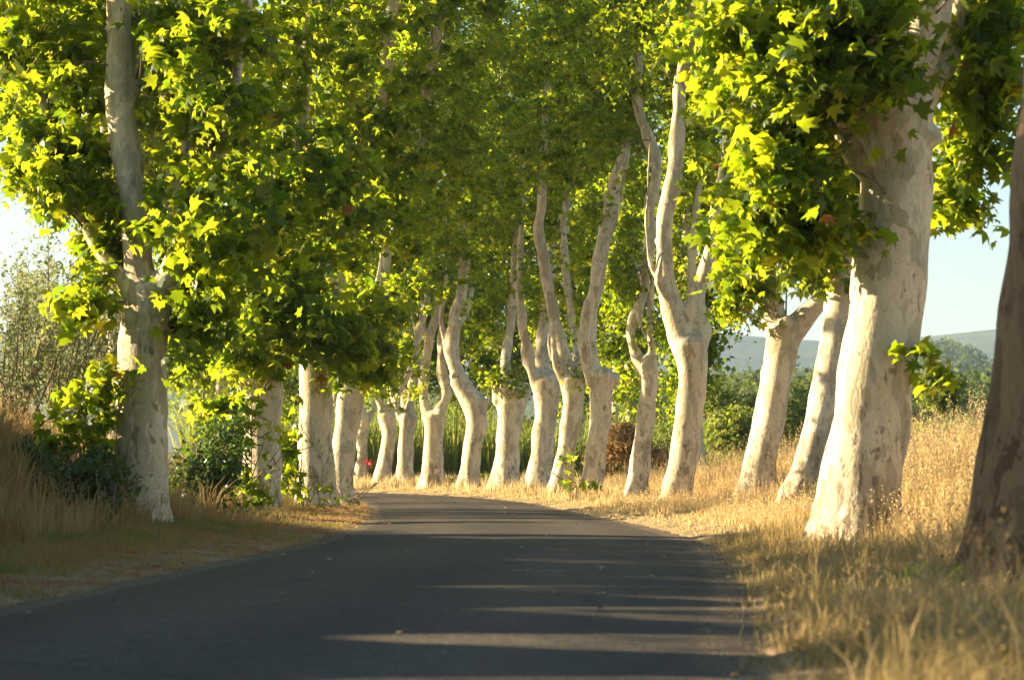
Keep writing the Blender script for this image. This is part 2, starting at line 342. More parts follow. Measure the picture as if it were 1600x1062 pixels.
def crown(root, ells, d, size, dens, shape, mat, rng, prob=.85, twig_src=None, rc=.55, sunrad=.8, sunprob=.8, name='crown', up=.55, nleaf=46, twr=.012):
    cs = []
    for (px, py, rx, ry, dd, rd, n) in ells:
        k = (d + dd) / F; c0 = P(px, py, d + dd)
        n = int(n * dens); q = rng.normal(size=(n, 3)); q /= np.linalg.norm(q, axis=1)[:, None]; q *= (rng.random(n) ** .42)[:, None]
        cs.append(c0 + q * np.array([rx * k, rd, ry * k]))
    cs = np.concatenate(cs); cs = cs[cs[:, 2] > gz(cs[:, 0], cs[:, 1]) + min(.25, rc * .4)]
    if len(cs) == 0: cs = c0[None]
    cs = cs[cull_sun(cs, sunrad, sunprob, rng)]
    L = []
    for c in cs:
        m = int(nleaf * rng.uniform(.5, 1.4)); r = rc * rng.uniform(.6, 1.3)
        q = rng.normal(size=(m, 3)); q /= np.linalg.norm(q, axis=1)[:, None]; q *= ((rng.random(m) ** .5) * np.where(rng.random(m) < .16, 1.9, 1.0))[:, None] * r
        q[:, 2] *= .66; q[:, 2] -= .25 * (q[:, 0] ** 2 + q[:, 1] ** 2) / r
        L.append(c + q)
    L = np.concatenate(L); L = L[cull_clear(L, d, prob, rng)]; L = L[cull_sun(L, sunrad * .45, sunprob * .9, rng)]
    V, Fa, k = leaves(L, size, up * .6, shape, rng, droop=.9)
    rv = np.repeat(np.clip(rng.normal(.5, .25, len(L)), 0, .96), k); hot = np.repeat(rng.random(len(L)) > .9975, k); rv[hot] = 1.0
    o = make_mesh(name, V, Fa, mat, root, rv)
    if twig_src is not None:
        src = np.asarray(twig_src); made = 0
        for c in cs:
            if made >= 60 or rng.random() > (.3 if shape == 'leaf' else .16): continue
            dist = np.linalg.norm(src[:, :3] - c, axis=1) + (src[:, 2] > c[2] + .4) * 2
            kk = np.argsort(dist)[:9]
            if dist[kk[0]] > 1.7 or c[2] < src[kk[0], 2] - .3: continue
            s = src[kk[rng.integers(len(kk))], :3]; made += 1
            mid = (s + c) / 2 + rng.normal(size=3) * .2 + np.array([0, 0, .25 * rng.random()])
            pp = catmull(np.array([[*s, twr * 2.1], [*mid, twr * 1.4], [*c, twr * .7], [*(c + (c - mid) * .5 + [0, 0, -.08]), twr * .3]]), .3)
            parts = [tube(pp, 4, cap=False)]; q0 = pp[len(pp) // 3, :3]
            for _ in range(3):
                e = c + rng.normal(size=3) * rc * .7
                parts.append(tube(np.array([[*q0, twr], [*((q0 + e) / 2 + [0, 0, .08]), twr * .7], [*e, twr * .3]]), 3, cap=False))
            V, Fa = join(parts); make_mesh('branch', V, Fa, TWIG, root, smooth=True)
    return o

# ------------------------------------------------------------------ avenue tree
def plane_tree(label, d, trunk, limbs, ells, voxel=.045, leaf=.22, dens=1.0, shape='kite', seed=1, group=None, flare=1.25,
               clear=True, cmin=-50, name='plane_tree', prob=.85, rc=.55, knobs=3, shoots=None, **kw):
    rng = np.random.default_rng(seed)
    def chain(pts, dd):
        out = []
        for i, (px, py, wd) in enumerate(pts):
            f = i / max(1, len(pts) - 1); p = P(px, py, d + dd * f); out.append([*p, wd / 2 * (d + dd * f) / F])
        return np.array(out)
    tp = chain(trunk, 0.0)
    g0 = float(gz(np.array([tp[0, 0]]), np.array([d]))[0])
    # foot: follows the first segment down to the ground
    dirv = tp[0, :3] - tp[1, :3]; dirv /= np.linalg.norm(dirv)
    foot = tp[0, :3].copy(); foot = foot + dirv * max(0, (foot[2] - g0)) if dirv[2] < -.3 else foot
    foot[2] = g0
    root = empty(name, foot, label, 'tree', group or 'plane trees lining the road')
    r0 = tp[0, 3]
    base = [np.array([*(foot + [0, 0, -.35]), r0 * flare * 1.12]), np.array([*foot, r0 * flare]), np.array([*(foot * .0 + foot + (tp[1, :3] - foot) * .12), r0 * 1.04])]
    tp = np.vstack(base + [tp[1:]] if tp[0, 2] - g0 < .35 else base + [tp[1:]])
    ed = tp[-1, :3] - tp[-2, :3]; ed /= np.linalg.norm(ed); re_ = tp[-1, 3]
    tp = np.vstack([tp, [*(tp[-1, :3] + ed * re_ * .35), re_ * .84], [*(tp[-1, :3] + ed * re_ * .62), re_ * .5]])
    ph = rng.uniform(0, 6.28, 3); nb = rng.integers(4, 7)
    def rot(th, f, p):
        h = max(0, p[2] - g0); a = .2 * math.exp(-h / .35)
        return 1 + a * np.sin(nb * th + ph[0]) + .035 * np.sin(2 * th + ph[1] + h * .7) + .025 * np.sin(3 * th + ph[2] - h)
    limbs = list(limbs)
    for L in (limbs[:3] if seed not in (11, 12, 35, 36) else []):
        pl = L[0]
        if len(pl) < 3 or pl[0][1] - pl[-1][1] < 60: continue
        for rep_ in range(1 if rng.random() < .8 else 0):
            k0 = int(rng.integers(1, max(2, len(pl) - 1))); a_ = pl[k0]; sg = 1 if rng.random() < .5 else -1; u = F / d
            w0 = a_[2] * .62; q1 = (a_[0] + sg * u * rng.uniform(.18, .34), a_[1] - u * rng.uniform(.5, .8), w0 * .8)
            q2 = (q1[0] + sg * u * rng.uniform(-.15, .2), q1[1] - u * rng.uniform(.8, 1.2), w0 * .62); q3 = (q2[0] + sg * u * rng.uniform(-.3, .35), q2[1] - u * rng.uniform(1.0, 1.7), w0 * .4)
            limbs.append(([(a_[0], a_[1], w0), q1, q2, q3], L[1] * k0 / len(pl) + rng.uniform(-.3, .5)))
    chains = [catmull(tp, .22)]
    for L in limbs:
        chains.append(catmull(chain(L[0], L[1]), .18))
    parts = [tube(chains[0], 20, rot=rot)]
    for c in chains[1:]:
        ph2 = rng.uniform(0, 6, 2)
        parts.append(tube(c, 12, rot=lambda th, f, p: 1 + .05 * np.sin(2 * th + ph2[0] + p[2] * 2) + .04 * math.sin(p[2] * 4.1 + ph2[1])))
    # pollard knuckles near the head and burls on limbs
    for ci, c in enumerate(chains):
        for _ in range(knobs if ci == 0 else 2):
            kx = int(rng.integers(int(len(c) * (.8 if ci == 0 else .15)), len(c) - 1)) if len(c) > 4 else 0
            a = rng.uniform(0, 6.28); rr = c[kx, 3]; dv = np.array([math.cos(a), math.sin(a), rng.uniform(-.1, .5)])
            parts.append(tube(np.array([[*(c[kx, :3] + dv * rr * .3), rr * .55], [*(c[kx, :3] + dv * rr * .85), rr * .45], [*(c[kx, :3] + dv * rr * 1.22), rr * .2]]), 8))
    V, Fa = join(parts)
    tmp = bpy.data.meshes.new('tmp'); tmp.from_pydata(V.tolist(), [], Fa.tolist()); to = bpy.data.objects.new('tmp', tmp); COL.objects.link(to)
    rm = to.modifiers.new('r', 'REMESH'); rm.mode = 'VOXEL'; rm.voxel_size = voxel; rm.adaptivity = 0
    sm = to.modifiers.new('s', 'SMOOTH'); sm.factor = .5; sm.iterations = 6
    dg = bpy.context.evaluated_depsgraph_get(); dg.update(); em = to.evaluated_get(dg).to_mesh()
    nv = len(em.vertices); co = np.empty(nv * 3, np.float32); em.vertices.foreach_get('co', co); co = co.reshape(-1, 3)
    no = np.empty(nv * 3, np.float32); em.vertices.foreach_get('normal', no); no = no.reshape(-1, 3)
    fa = np.array([tuple(p.vertices) for p in em.polygons if len(p.vertices) == 4], np.int32)
    to.evaluated_get(dg).to_mesh_clear(); bpy.data.objects.remove(to); bpy.data.meshes.remove(tmp)
    sx = seed * 3.7
    nz = (np.sin(co[:, 0] * 9 + sx + 2 * np.sin(co[:, 2] * 2.3)) * np.sin(co[:, 1] * 8 - sx + co[:, 2] * 3.1) * .018
          + np.sin(co[:, 2] * 5.1 + sx) * np.sin(co[:, 0] * 4 + co[:, 1] * 5 + sx * 2) * .02
          + np.sin(co[:, 2] * 13 + 3 * np.sin(co[:, 0] * 7 + sx)) * np.sin(co[:, 0] * 19 + co[:, 1] * 17) * .005)
    co = co + no * nz[:, None]
    # which axis owns each face
    fc = co[fa].mean(1); own = np.zeros(len(fc), int); best = np.full(len(fc), 1e9)
    for ci, c in enumerate(chains):
        cc = c if ci == 0 else c[2:]
        for k in range(0, len(cc)):
            q = np.linalg.norm(fc - cc[k, :3], axis=1) / max(cc[k, 3], .02) ; q = q + (.0 if ci == 0 else .12)
            mm = q < best; best[mm] = q[mm]; own[mm] = ci
    for ps in range(3):                    # stray islands of a part join the part they touch
        for ci in range(len(chains)):
            m_ = np.nonzero(own == ci)[0]
            if len(m_) == 0: continue
            lab = np.full(len(co), 10 ** 9); ff = fa[m_]; lab[ff.ravel()] = ff.ravel()
            while True:
                fm = lab[ff].min(1); new = lab.copy(); np.minimum.at(new, ff.ravel(), np.repeat(fm, 4)); new[ff.ravel()] = new[new[ff.ravel()]]
                if (new == lab).all(): break
                lab = new
            fl_ = lab[ff[:, 0]]; u_, cn = np.unique(fl_, return_counts=True); big = u_[cn.argmax()]
            if len(u_) == 1: continue
            vown = np.full(len(co), -1); ot = own != ci; vown[fa[ot].ravel()] = np.repeat(own[ot], 4)
            for u1 in u_:
                if u1 == big: continue
                sel = m_[fl_ == u1]; vo_ = vown[fa[sel].ravel()]; vo_ = vo_[vo_ >= 0]
                own[sel] = np.bincount(vo_).argmax() if len(vo_) else -1
    for ci in range(len(chains)):
        ff = fa[own == ci]
        if len(ff) == 0: continue
        us, inv = np.unique(ff.ravel(), return_inverse=True)
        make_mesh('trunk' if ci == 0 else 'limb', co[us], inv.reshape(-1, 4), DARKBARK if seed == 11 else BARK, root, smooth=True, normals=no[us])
    if clear:
        CLEAR.append((d, trunk))
        for L in limbs:
            ck = [q_ for q_ in L[0] if q_[1] >= cmin]
            if len(ck) > 1: CLEAR.append((d, ck))
    src = np.concatenate([c[len(c) // 3 if i == 0 else 0:] for i, c in enumerate(chains)])
    return dict(root=root, ells=ells, d=d, size=leaf, dens=dens, shape=shape, rng=rng, prob=prob, src=src, rc=rc, kw=kw)

TREES = []
A = TREES.append
BIG_ROOT = .13
# ---- right row, near to far
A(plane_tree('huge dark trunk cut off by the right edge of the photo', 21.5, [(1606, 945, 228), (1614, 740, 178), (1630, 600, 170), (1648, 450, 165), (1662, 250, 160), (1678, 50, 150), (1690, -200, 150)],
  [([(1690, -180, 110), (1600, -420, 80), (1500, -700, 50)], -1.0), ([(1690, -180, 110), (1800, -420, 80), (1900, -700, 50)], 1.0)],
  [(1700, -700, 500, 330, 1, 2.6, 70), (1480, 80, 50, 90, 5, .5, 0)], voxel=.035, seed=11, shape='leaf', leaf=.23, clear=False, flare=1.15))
A(plane_tree('thickest pale trunk on the right, glaring white on its left side, fully in view', 33, [(1336, 862, 138), (1345, 780, 128), (1353, 712, 126), (1366, 609, 116), (1380, 505, 114), (1392, 402, 116), (1400, 300, 112), (1400, 220, 122), (1392, 165, 140)],
  [([(1395, 200, 100), (1422, 110, 78), (1446, 42, 68), (1462, -60, 60), (1480, -250, 50), (1500, -500, 34)], -.3), ([(1385, 260, 100), (1350, 160, 112), (1340, 60, 96), (1330, -90, 70), (1290, -300, 50), (1240, -560, 30)], .6),
   ([(1400, 190, 80), (1320, 170, 60), (1285, 190, 34)], -.4), ([(1410, 190, 70), (1475, 110, 36), (1496, 30, 32), (1520, -160, 26), (1550, -400, 18)], 1.0)],
  [(1240, 110, 120, 150, -.8, 1.0, 60), (1215, 300, 100, 100, -.6, .8, 42), (1160, 60, 60, 90, -.6, .9, 20), (1275, 360, 70, 45, -.6, .5, 14), (1360, 20, 90, 60, -1.0, .6, 16), (1385, 105, 70, 55, -1.2, .4, 9), (1330, -200, 270, 190, 0, 2.4, 70),
   (1510, 110, 55, 110, .6, .8, 24), (1440, 545, 8, 16, -.5, .1, 1), (1468, 585, 10, 12, -.5, .1, 1), (1500, 255, 45, 60, .8, .5, 8), (1560, 90, 36, 110, .6, .7, 14), (1545, 215, 36, 50, .8, .5, 7), (1505, 330, 35, 25, .9, .3, 4), (1530, -60, 60, 100, 1, 1, 14), (1400, 60, 200, 120, 2.2, .9, 36), (1300, -540, 400, 200, 0, 3, 50)],
  voxel=.032, seed=12, shape='leaf', leaf=.185, rc=.40, prob=.35, flare=1.12, nleaf=30))
A(plane_tree('leaning trunk half hidden behind the thickest white trunk, shadow across its middle', 54, [(1240, 806, 66), (1262, 740, 58), (1280, 680, 56), (1297, 590, 52), (1306, 531, 50), (1318, 443, 50), (1322, 400, 56)],
  [([(1322, 420, 44), (1300, 350, 36), (1285, 260, 30), (1270, 100, 24), (1240, -160, 16)], 1.5), ([(1320, 420, 40), (1350, 330, 30), (1370, 150, 26), (1420, -160, 16)], 1)],
  [(1290, 420, 55, 35, -.6, .6, 12), (1300, 250, 130, 140, .8, 1.5, 40), (1300, 0, 180, 200, .8, 2, 55), (1330, -300, 260, 200, 0, 3, 50)], cmin=400, seed=13, leaf=.22, flare=1.05, shape='leaf', rc=.42))
A(plane_tree('forked grey trunk with a bent right arm and leafy head, left of the leaning trunk', 60, [(1176, 797, 64), (1186, 730, 54), (1199, 671, 50), (1212, 600, 50), (1220, 557, 53), (1226, 518, 60)],
  [([(1228, 530, 46), (1258, 494, 36), (1284, 468, 32), (1304, 445, 32), (1330, 400, 26), (1345, 300, 20)], -.5), ([(1220, 530, 44), (1203, 479, 38), (1195, 428, 36), (1200, 385, 34), (1205, 280, 28), (1190, 100, 22), (1180, -100, 14)], .6)],
  [(1165, 450, 45, 65, -.7, .6, 14), (1180, 360, 80, 55, -.3, .9, 20), (1250, 390, 60, 50, .6, .8, 12), (1200, 180, 130, 150, .6, 1.8, 50), (1180, -60, 160, 200, 0, 2.5, 55), (1200, -330, 250, 200, 0, 3, 40)], cmin=380, seed=14, leaf=.22, flare=1.05, shape='leaf', rc=.42, prob=.5))
A(plane_tree('tall slender pale trunk that splits at eye height and climbs past the top edge', 66, [(1055, 797, 58), (1062, 750, 50), (1070, 704, 46), (1078, 640, 44), (1082, 600, 44), (1081, 562, 48), (1076, 538, 56)],
  [([(1078, 555, 46), (1060, 512, 40), (1046, 469, 36), (1040, 424, 29), (1037, 367, 27), (1048, 301, 27), (1054, 264, 27), (1059, 188, 24), (1068, 104, 21), (1080, 47, 19), (1090, -10, 18), (1096, -160, 15), (1110, -320, 10)], .3),
   ([(1084, 555, 40), (1097, 521, 30), (1091, 490, 26), (1091, 461, 24), (1102, 424, 24), (1112, 375, 22), (1122, 310, 20), (1135, 240, 18), (1150, 120, 16), (1170, -60, 12)], .9), ([(1050, 470, 26), (1030, 440, 15), (1034, 400, 8)], -.5)],
  [(1090, 100, 70, 100, 1.2, 1.2, 30), (1010, 60, 80, 110, 1.5, 1.5, 34), (1088, 20, 48, 60, -.8, .6, 9), (1110, 250, 60, 100, 2, 1.2, 22), (1110, 420, 35, 50, 1.2, .6, 6), (1080, -150, 200, 150, 0, 3, 60), (1060, -350, 250, 160, 0, 3, 30)], seed=15, leaf=.20, prob=.93, rc=.42))
A(plane_tree('thin straight trunk just left of the tall slender one, with a crooked elbow limb', 72, [(994, 788, 38), (998, 740, 33), (1005, 683, 30), (1011, 625, 28), (1014, 590, 30), (1012, 570, 34)],
  [([(1010, 582, 26), (993, 554, 20), (985, 517, 17), (992, 490, 16), (1004, 465, 15), (1012, 400, 18), (1016, 353, 18), (1014, 320, 18), (1024, 284, 18), (1024, 245, 18), (1008, 202, 18), (995, 155, 17), (1000, 90, 14), (1002, 10, 12), (1000, -150, 8)], .8),
   ([(1014, 582, 22), (1018, 540, 13), (1014, 500, 11), (1022, 430, 9)], -.3)],
  [(985, 420, 38, 45, -.4, .5, 12), (1012, 520, 25, 30, -.4, .4, 6), (970, 150, 70, 130, 1.5, 1.5, 34), (960, -50, 110, 120, 1, 2, 34), (1000, 50, 50, 90, -.8, .6, 14), (1000, -220, 200, 120, 0, 3, 36), (960, 330, 40, 90, 2.5, .8, 14)], cmin=60, seed=16, leaf=.20, prob=.9, rc=.38))
A(plane_tree('slim knuckle-headed trunk with two limbs sweeping up right and green shoots at its foot', 78, [(921, 781, 40), (926, 740, 34), (932, 704, 32), (938, 650, 33), (940, 610, 38), (938, 588, 44)],
  [([(930, 598, 30), (919, 570, 22), (912, 525, 19), (918, 490, 18), (928, 450, 18), (936, 400, 18), (944, 355, 18), (954, 318, 17), (958, 285, 16), (968, 255, 14), (979, 232, 12)], -.3),
   ([(934, 592, 26), (926, 545, 16), (926, 500, 14), (934, 455, 14), (944, 405, 14), (952, 367, 14), (964, 320, 13), (975, 270, 10), (985, 190, 9)], .8), ([(940, 600, 30), (960, 592, 22), (963, 584, 14)], 0)],
  [(905, 510, 30, 50, .6, .7, 12), (975, 545, 35, 50, 1.2, .7, 12), (972, 150, 60, 70, -.5, .8, 13), (930, 250, 80, 120, 2, 1.6, 32), (920, 60, 100, 130, 1, 2, 40), (930, -140, 180, 120, 0, 3, 40), (900, 400, 40, 60, 1.4, .8, 12)], cmin=225, seed=17, leaf=.20, prob=.9, rc=.38))
A(plane_tree('leaning trunk with a thick snaking limb that curls left then up into the leaves', 83, [(874, 777, 42), (880, 735, 34), (886, 700, 31), (893, 650, 31), (896, 615, 34), (894, 592, 40)],
  [([(893, 600, 30), (884, 570, 24), (875, 530, 21), (864, 485, 19), (855, 440, 18), (848, 400, 18), (842, 365, 18), (844, 335, 17), (848, 305, 15), (850, 240, 12), (855, 120, 9)], .2),
   ([(888, 602, 22), (872, 575, 14), (866, 545, 12), (866, 505, 10)], -.6), ([(898, 600, 20), (900, 540, 14), (885, 430, 14), (882, 350, 13), (890, 260, 10)], 2)],
  [(905, 580, 28, 30, -.3, .5, 6), (860, 200, 90, 130, 2, 1.8, 36), (852, 190, 50, 110, -.8, .6, 16), (850, 20, 110, 130, 1, 2.2, 40), (850, -150, 170, 110, 0, 3, 34), (895, 440, 35, 70, 1.5, .9, 12)], cmin=300, seed=18, leaf=.20, prob=.9, rc=.4))
A(plane_tree('pale trunk with a broad head and one bare limb leaning left', 88, [(841, 773, 46), (845, 730, 38), (849, 683, 33), (853, 640, 34), (855, 612, 42), (855, 596, 46)],
  [([(846, 606, 28), (834, 590, 18), (826, 550, 17), (817, 509, 15), (812, 450, 12), (815, 350, 10)], -.4), ([(854, 605, 32), (848, 570, 25), (849, 530, 23), (856, 470, 18), (865, 380, 14), (870, 250, 11)], 1.4)],
  [(835, 470, 30, 60, 1.4, 1, 12), (820, 430, 32, 50, -.6, .5, 8), (866, 330, 36, 60, -.6, .5, 9), (800, 300, 80, 110, 2, 1.8, 32), (790, 100, 110, 140, 1, 2.4, 44), (800, -120, 170, 110, 0, 3, 34)], cmin=490, seed=19, leaf=.20, prob=.8, rc=.42))
A(plane_tree('stout double-ridged trunk with a flat bulging top wearing a tuft of bright leaves', 93, [(789, 771, 54), (791, 730, 42), (794, 690, 38), (797, 650, 42), (799, 625, 50), (799, 612, 52)],
  [([(784, 628, 26), (777, 612, 16), (774, 602, 9)], -.3), ([(812, 630, 28), (822, 612, 18), (826, 600, 10)], .3), ([(796, 625, 30), (790, 581, 17), (792, 543, 16), (798, 505, 15), (803, 450, 15), (806, 400, 15), (810, 350, 14), (816, 300, 10), (815, 200, 8)], 1)],
  [(795, 592, 38, 26, -.7, .7, 12), (760, 560, 22, 20, -.4, .4, 5), (775, 480, 50, 60, 1.2, 1.2, 20), (806, 330, 45, 70, -.8, .6, 12), (740, 300, 80, 120, 1.6, 1.8, 34), (720, 100, 110, 140, 1, 2.4, 44), (730, -120, 170, 110, 0, 3, 34)], cmin=340, seed=20, leaf=.20, prob=.75, rc=.42))
A(plane_tree('trunk bulging right then bending back left like a knee', 98, [(730, 770, 42), (734, 735, 34), (738, 700, 31), (745, 660, 34), (742, 635, 38), (731, 616, 34), (716, 592, 28)],
  [([(722, 602, 26), (710, 570, 24), (707, 545, 21), (709, 513, 20), (713, 483, 18), (723, 455, 15), (730, 380, 12), (728, 250, 9)], .5), ([(742, 640, 28), (756, 632, 18), (760, 622, 10)], -.2), ([(712, 510, 14), (728, 490, 10), (738, 450, 8)], 1)],
  [(740, 500, 30, 60, 2.2, 1, 14), (726, 385, 45, 60, -.8, .6, 12), (690, 360, 80, 110, 1.6, 1.8, 34), (660, 160, 110, 140, 1, 2.4, 40), (660, -60, 160, 130, 0, 3, 34)], cmin=450, seed=21, leaf=.20, prob=.8, rc=.42))
A(plane_tree('trunk forking low into a wide Y with two smooth arms', 102, [(675, 769, 42), (676, 735, 35), (677, 700, 31), (678, 670, 31), (678, 652, 34)],
  [([(676, 662, 24), (665, 636, 17), (662, 608, 16), (664, 581, 16), (671, 528, 14), (683, 487, 13), (690, 420, 10)], .4), ([(680, 662, 28), (690, 635, 20), (697, 610, 18), (693, 585, 16), (690, 560, 15), (697, 535, 14), (712, 500, 10)], -.3)],
  [(650, 590, 20, 40, -.6, .5, 5), (692, 440, 36, 50, -.7, .5, 9), (712, 500, 16, 26, -.6, .4, 4), (640, 420, 70, 90, 1.6, 1.8, 34), (600, 250, 100, 140, 1, 2.4, 40), (590, 0, 160, 150, 0, 3, 40)], cmin=480, seed=22, leaf=.20, prob=.75, rc=.42))
A(plane_tree('narrow fluted trunk with a candelabra of thin limbs left of the wide Y', 107, [(632, 767, 34), (633, 735, 28), (634, 700, 25), (636, 670, 25), (638, 652, 30)],
  [([(632, 660, 18), (621, 640, 11), (620, 625, 10), (628, 605, 10), (637, 588, 9), (645, 560, 7)], -.3), ([(641, 658, 20), (641, 630, 14), (644, 595, 13), (646, 562, 13), (652, 530, 13), (661, 497, 12), (668, 465, 10), (672, 400, 8)], .2), ([(636, 655, 14), (630, 620, 10), (634, 560, 9)], 1)],
  [(600, 540, 45, 50, 1, 1.4, 18), (600, 400, 80, 100, 1, 2, 34), (560, 200, 110, 140, 1, 2.4, 36), (540, 0, 150, 150, 0, 3, 30)], cmin=460, seed=23, leaf=.20, prob=.7, rc=.42, knobs=2))
A(plane_tree('curved trunk leaning right under the lowest dark leaves near the road end', 112, [(595, 764, 30), (600, 730, 25), (605, 700, 23), (608, 672, 24), (604, 648, 28)],
  [([(604, 655, 20), (596, 632, 14), (589, 618, 9), (586, 590, 8)], -.2), ([(606, 655, 20), (614, 625, 15), (616, 590, 12), (622, 540, 9)], .4)],
  [(590, 600, 30, 20, -.3, .8, 9), (570, 520, 70, 60, .6, 2, 26), (540, 340, 90, 130, 0, 2.5, 34)], cmin=560, seed=24, leaf=.20, prob=.7, rc=.42, knobs=2))
A(plane_tree('farthest slight trunk seen between the left row and the curved one', 118, [(563, 762, 22), (565, 720, 17), (567, 680, 16), (570, 650, 20)],
  [([(569, 658, 14), (563, 630, 11), (560, 600, 9)], 0), ([(571, 658, 14), (586, 636, 12), (596, 605, 9)], .5)],
  [(560, 590, 40, 30, 0, 1.2, 14), (540, 480, 80, 90, 0, 2.4, 30)], seed=25, leaf=.20, rc=.42, knobs=2))
# ---- left row
A(plane_tree('nearest full trunk of the left row, pale, brown flakes at its foot', 41, [(223, 838, 84), (222, 760, 80), (221, 700, 80), (222, 640, 80), (222, 565, 76), (228, 500, 72), (238, 455, 82)],
  [([(232, 480, 60), (216, 410, 50), (212, 340, 46), (204, 280, 46), (190, 190, 47), (189, 94, 46), (188, 0, 45), (186, -150, 38), (190, -350, 26)], .2), ([(242, 470, 60), (268, 425, 46), (282, 385, 34)], -.4), ([(246, 470, 46), (300, 390, 28), (340, 250, 24), (380, 60, 20), (400, -200, 14)], 1.2),
   ([(228, 480, 40), (150, 380, 24), (90, 240, 18), (40, 60, 14)], 1.0)],
  [(75, 90, 95, 150, .6, 1.3, 40), (75, 260, 75, 80, .3, .9, 20), (150, 330, 50, 100, .3, .9, 16), (145, 500, 60, 70, -.2, .7, 18), (310, 110, 110, 170, -.2, 1.4, 60), (330, 370, 110, 120, -.5, 1.2, 48), (300, 530, 60, 50, -.3, .8, 12), (240, 580, 50, 20, -.7, .3, 4), (160, -180, 260, 150, 0, 3, 50), (380, -250, 250, 170, 0, 3, 40)],
  voxel=.03, seed=31, leaf=.21, shape='leaf', rc=.38, prob=.6, flare=1.06, nleaf=34))
A(plane_tree('second trunk of the left row, rising out of a dark green thicket', 55, [(407, 808, 66), (409, 740, 62), (411, 650, 59), (413, 600, 58), (412, 543, 56), (414, 490, 62)],
  [([(410, 500, 44), (395, 420, 34), (385, 300, 28), (370, 100, 22), (350, -100, 16)], .4), ([(418, 500, 44), (445, 410, 32), (460, 280, 26), (480, 80, 20), (500, -120, 14)], .8)],
  [(430, 480, 110, 90, -.9, 1.4, 50), (520, 540, 60, 50, -1.2, .9, 14), (380, 560, 60, 40, -.8, .8, 12), (450, 280, 130, 150, -.3, 2, 70), (440, 40, 150, 150, 0, 2.6, 60), (440, -200, 220, 160, 0, 3, 40)],
  voxel=.035, cmin=380, seed=32, leaf=.22, shape='leaf', rc=.42, prob=.3))
A(plane_tree('third trunk of the left row, thick, with a sunlit white left side', 64, [(494, 797, 68), (494, 740, 60), (492, 700, 56), (493, 640, 54), (494, 585, 52), (495, 540, 58)],
  [([(492, 555, 40), (480, 470, 30), (485, 300, 24), (470, 100, 18)], .5), ([(499, 555, 38), (530, 450, 28), (560, 300, 24), (600, 120, 22), (612, 20, 20), (620, -120, 14)], .4)],
  [(540, 500, 95, 75, -.8, 1.4, 40), (560, 580, 55, 30, -.8, .8, 10), (560, 300, 110, 150, 0, 2, 60), (550, 60, 140, 150, 0, 2.6, 56), (560, -160, 200, 130, 0, 3, 36)],
  voxel=.035, cmin=450, seed=33, leaf=.22, shape='leaf', rc=.42, prob=.3))
A(plane_tree('shaded grey trunk leaning right, last of the left row beside the road', 73, [(531, 788, 44), (534, 740, 38), (538, 700, 38), (545, 640, 40), (550, 600, 40), (556, 570, 44)],
  [([(554, 585, 30), (575, 520, 24), (600, 420, 20), (610, 330, 20), (655, 230, 18), (670, 120, 18), (685, 30, 15), (690, -100, 12)], .2), ([(552, 585, 28), (545, 500, 20), (550, 350, 16)], .9)],
  [(610, 560, 50, 50, -.4, 1, 18), (640, 460, 70, 80, 0, 1.5, 26), (650, 250, 110, 160, 0, 2.2, 56), (660, 20, 130, 150, 0, 2.6, 50), (680, -160, 180, 120, 0, 3, 30)],
  voxel=.04, cmin=420, seed=34, leaf=.21, rc=.42, prob=.4))
# two more left-row trees beside the camera's field: their crowns shade the near road and hang into the top left corner
A(plane_tree('tree outside the left edge, its leaves hanging into the top left corner', 27.5, [(-260, 880, 130), (-262, 700, 120), (-265, 500, 115), (-262, 300, 120)],
  [([(-265, 320, 90), (-330, 100, 70), (-400, -250, 50)], -.8), ([(-260, 320, 90), (-180, 100, 60), (-120, -300, 45)], .6)],
  [(-380, -60, 290, 300, -.8, 2.4, 110), (-260, -660, 380, 320, -.8, 3, 70), (-420, -60, 330, 420, -3.2, 1.8, 150)], voxel=.05, seed=35, leaf=.24, clear=False, rc=.5))
A(plane_tree('left-row tree beside the camera, outside the left edge, shading the near road', 16.5, [(-980, 990, 210), (-985, 700, 200), (-990, 400, 195), (-990, 100, 200)],
  [([(-990, 130, 150), (-1100, -200, 120), (-1200, -700, 80)], -.6), ([(-990, 130, 150), (-850, -200, 110), (-750, -700, 80)], .6)],
  [(-980, -400, 640, 420, 0, 2.6, 160), (-980, -1000, 700, 420, 0, 3, 90)], voxel=.06, seed=36, leaf=.25, clear=False, rc=.55))

rg_l = np.random.default_rng(4)
# places the low sun must reach (pale trunks of the right row, their grass, the left trunks' flanks)
for T_ in TREES[1:15]:
    p = T_['root'].location; hi = 2.6 if T_['d'] < 50 else (5.0 if T_['d'] < 80 else 4.0)
    for k in np.arange(.3, hi, .62):
        pt = np.array([p.x, p.y, p.z + k])
        s = T_['src'][0]; 
        LIT.append(np.array([p.x + (s[0] - p.x) * min(1, k / max(.5, s[2] - p.z)), p.y, p.z + k]))
for yy in np.arange(38, 99, 1.8):
    cx_ = float(np.interp(yy, CEN[:, 1], CEN[:, 0]))
    for ox in ((-1.7, -.8, .1, 1.0, 1.9) if yy > 60 else (-.4, .8, 1.9)): ROADLIT.append(np.array([cx_ + ox, yy + rg_l.normal() * .8, 0.0]))
for T_ in TREES[15:19]:
    p = T_['root'].location
    for k in (1.0, 1.6, 2.2, 2.7): LIT.append(np.array([p.x - .2, p.y, p.z + k]))
for T_ in TREES:
    nf = T_['shape'] == 'leaf'
    crown(T_['root'], T_['ells'], T_['d'], T_['size'], T_['dens'] * (1.7 if not nf else 1.35), T_['shape'], PLANE, T_['rng'], T_['prob'], T_['src'], T_['rc'],
          nleaf=T_['kw'].get('nleaf', 44 if nf else 52), sunrad=.62, sunprob=.8, twr=.009 if nf else .008)

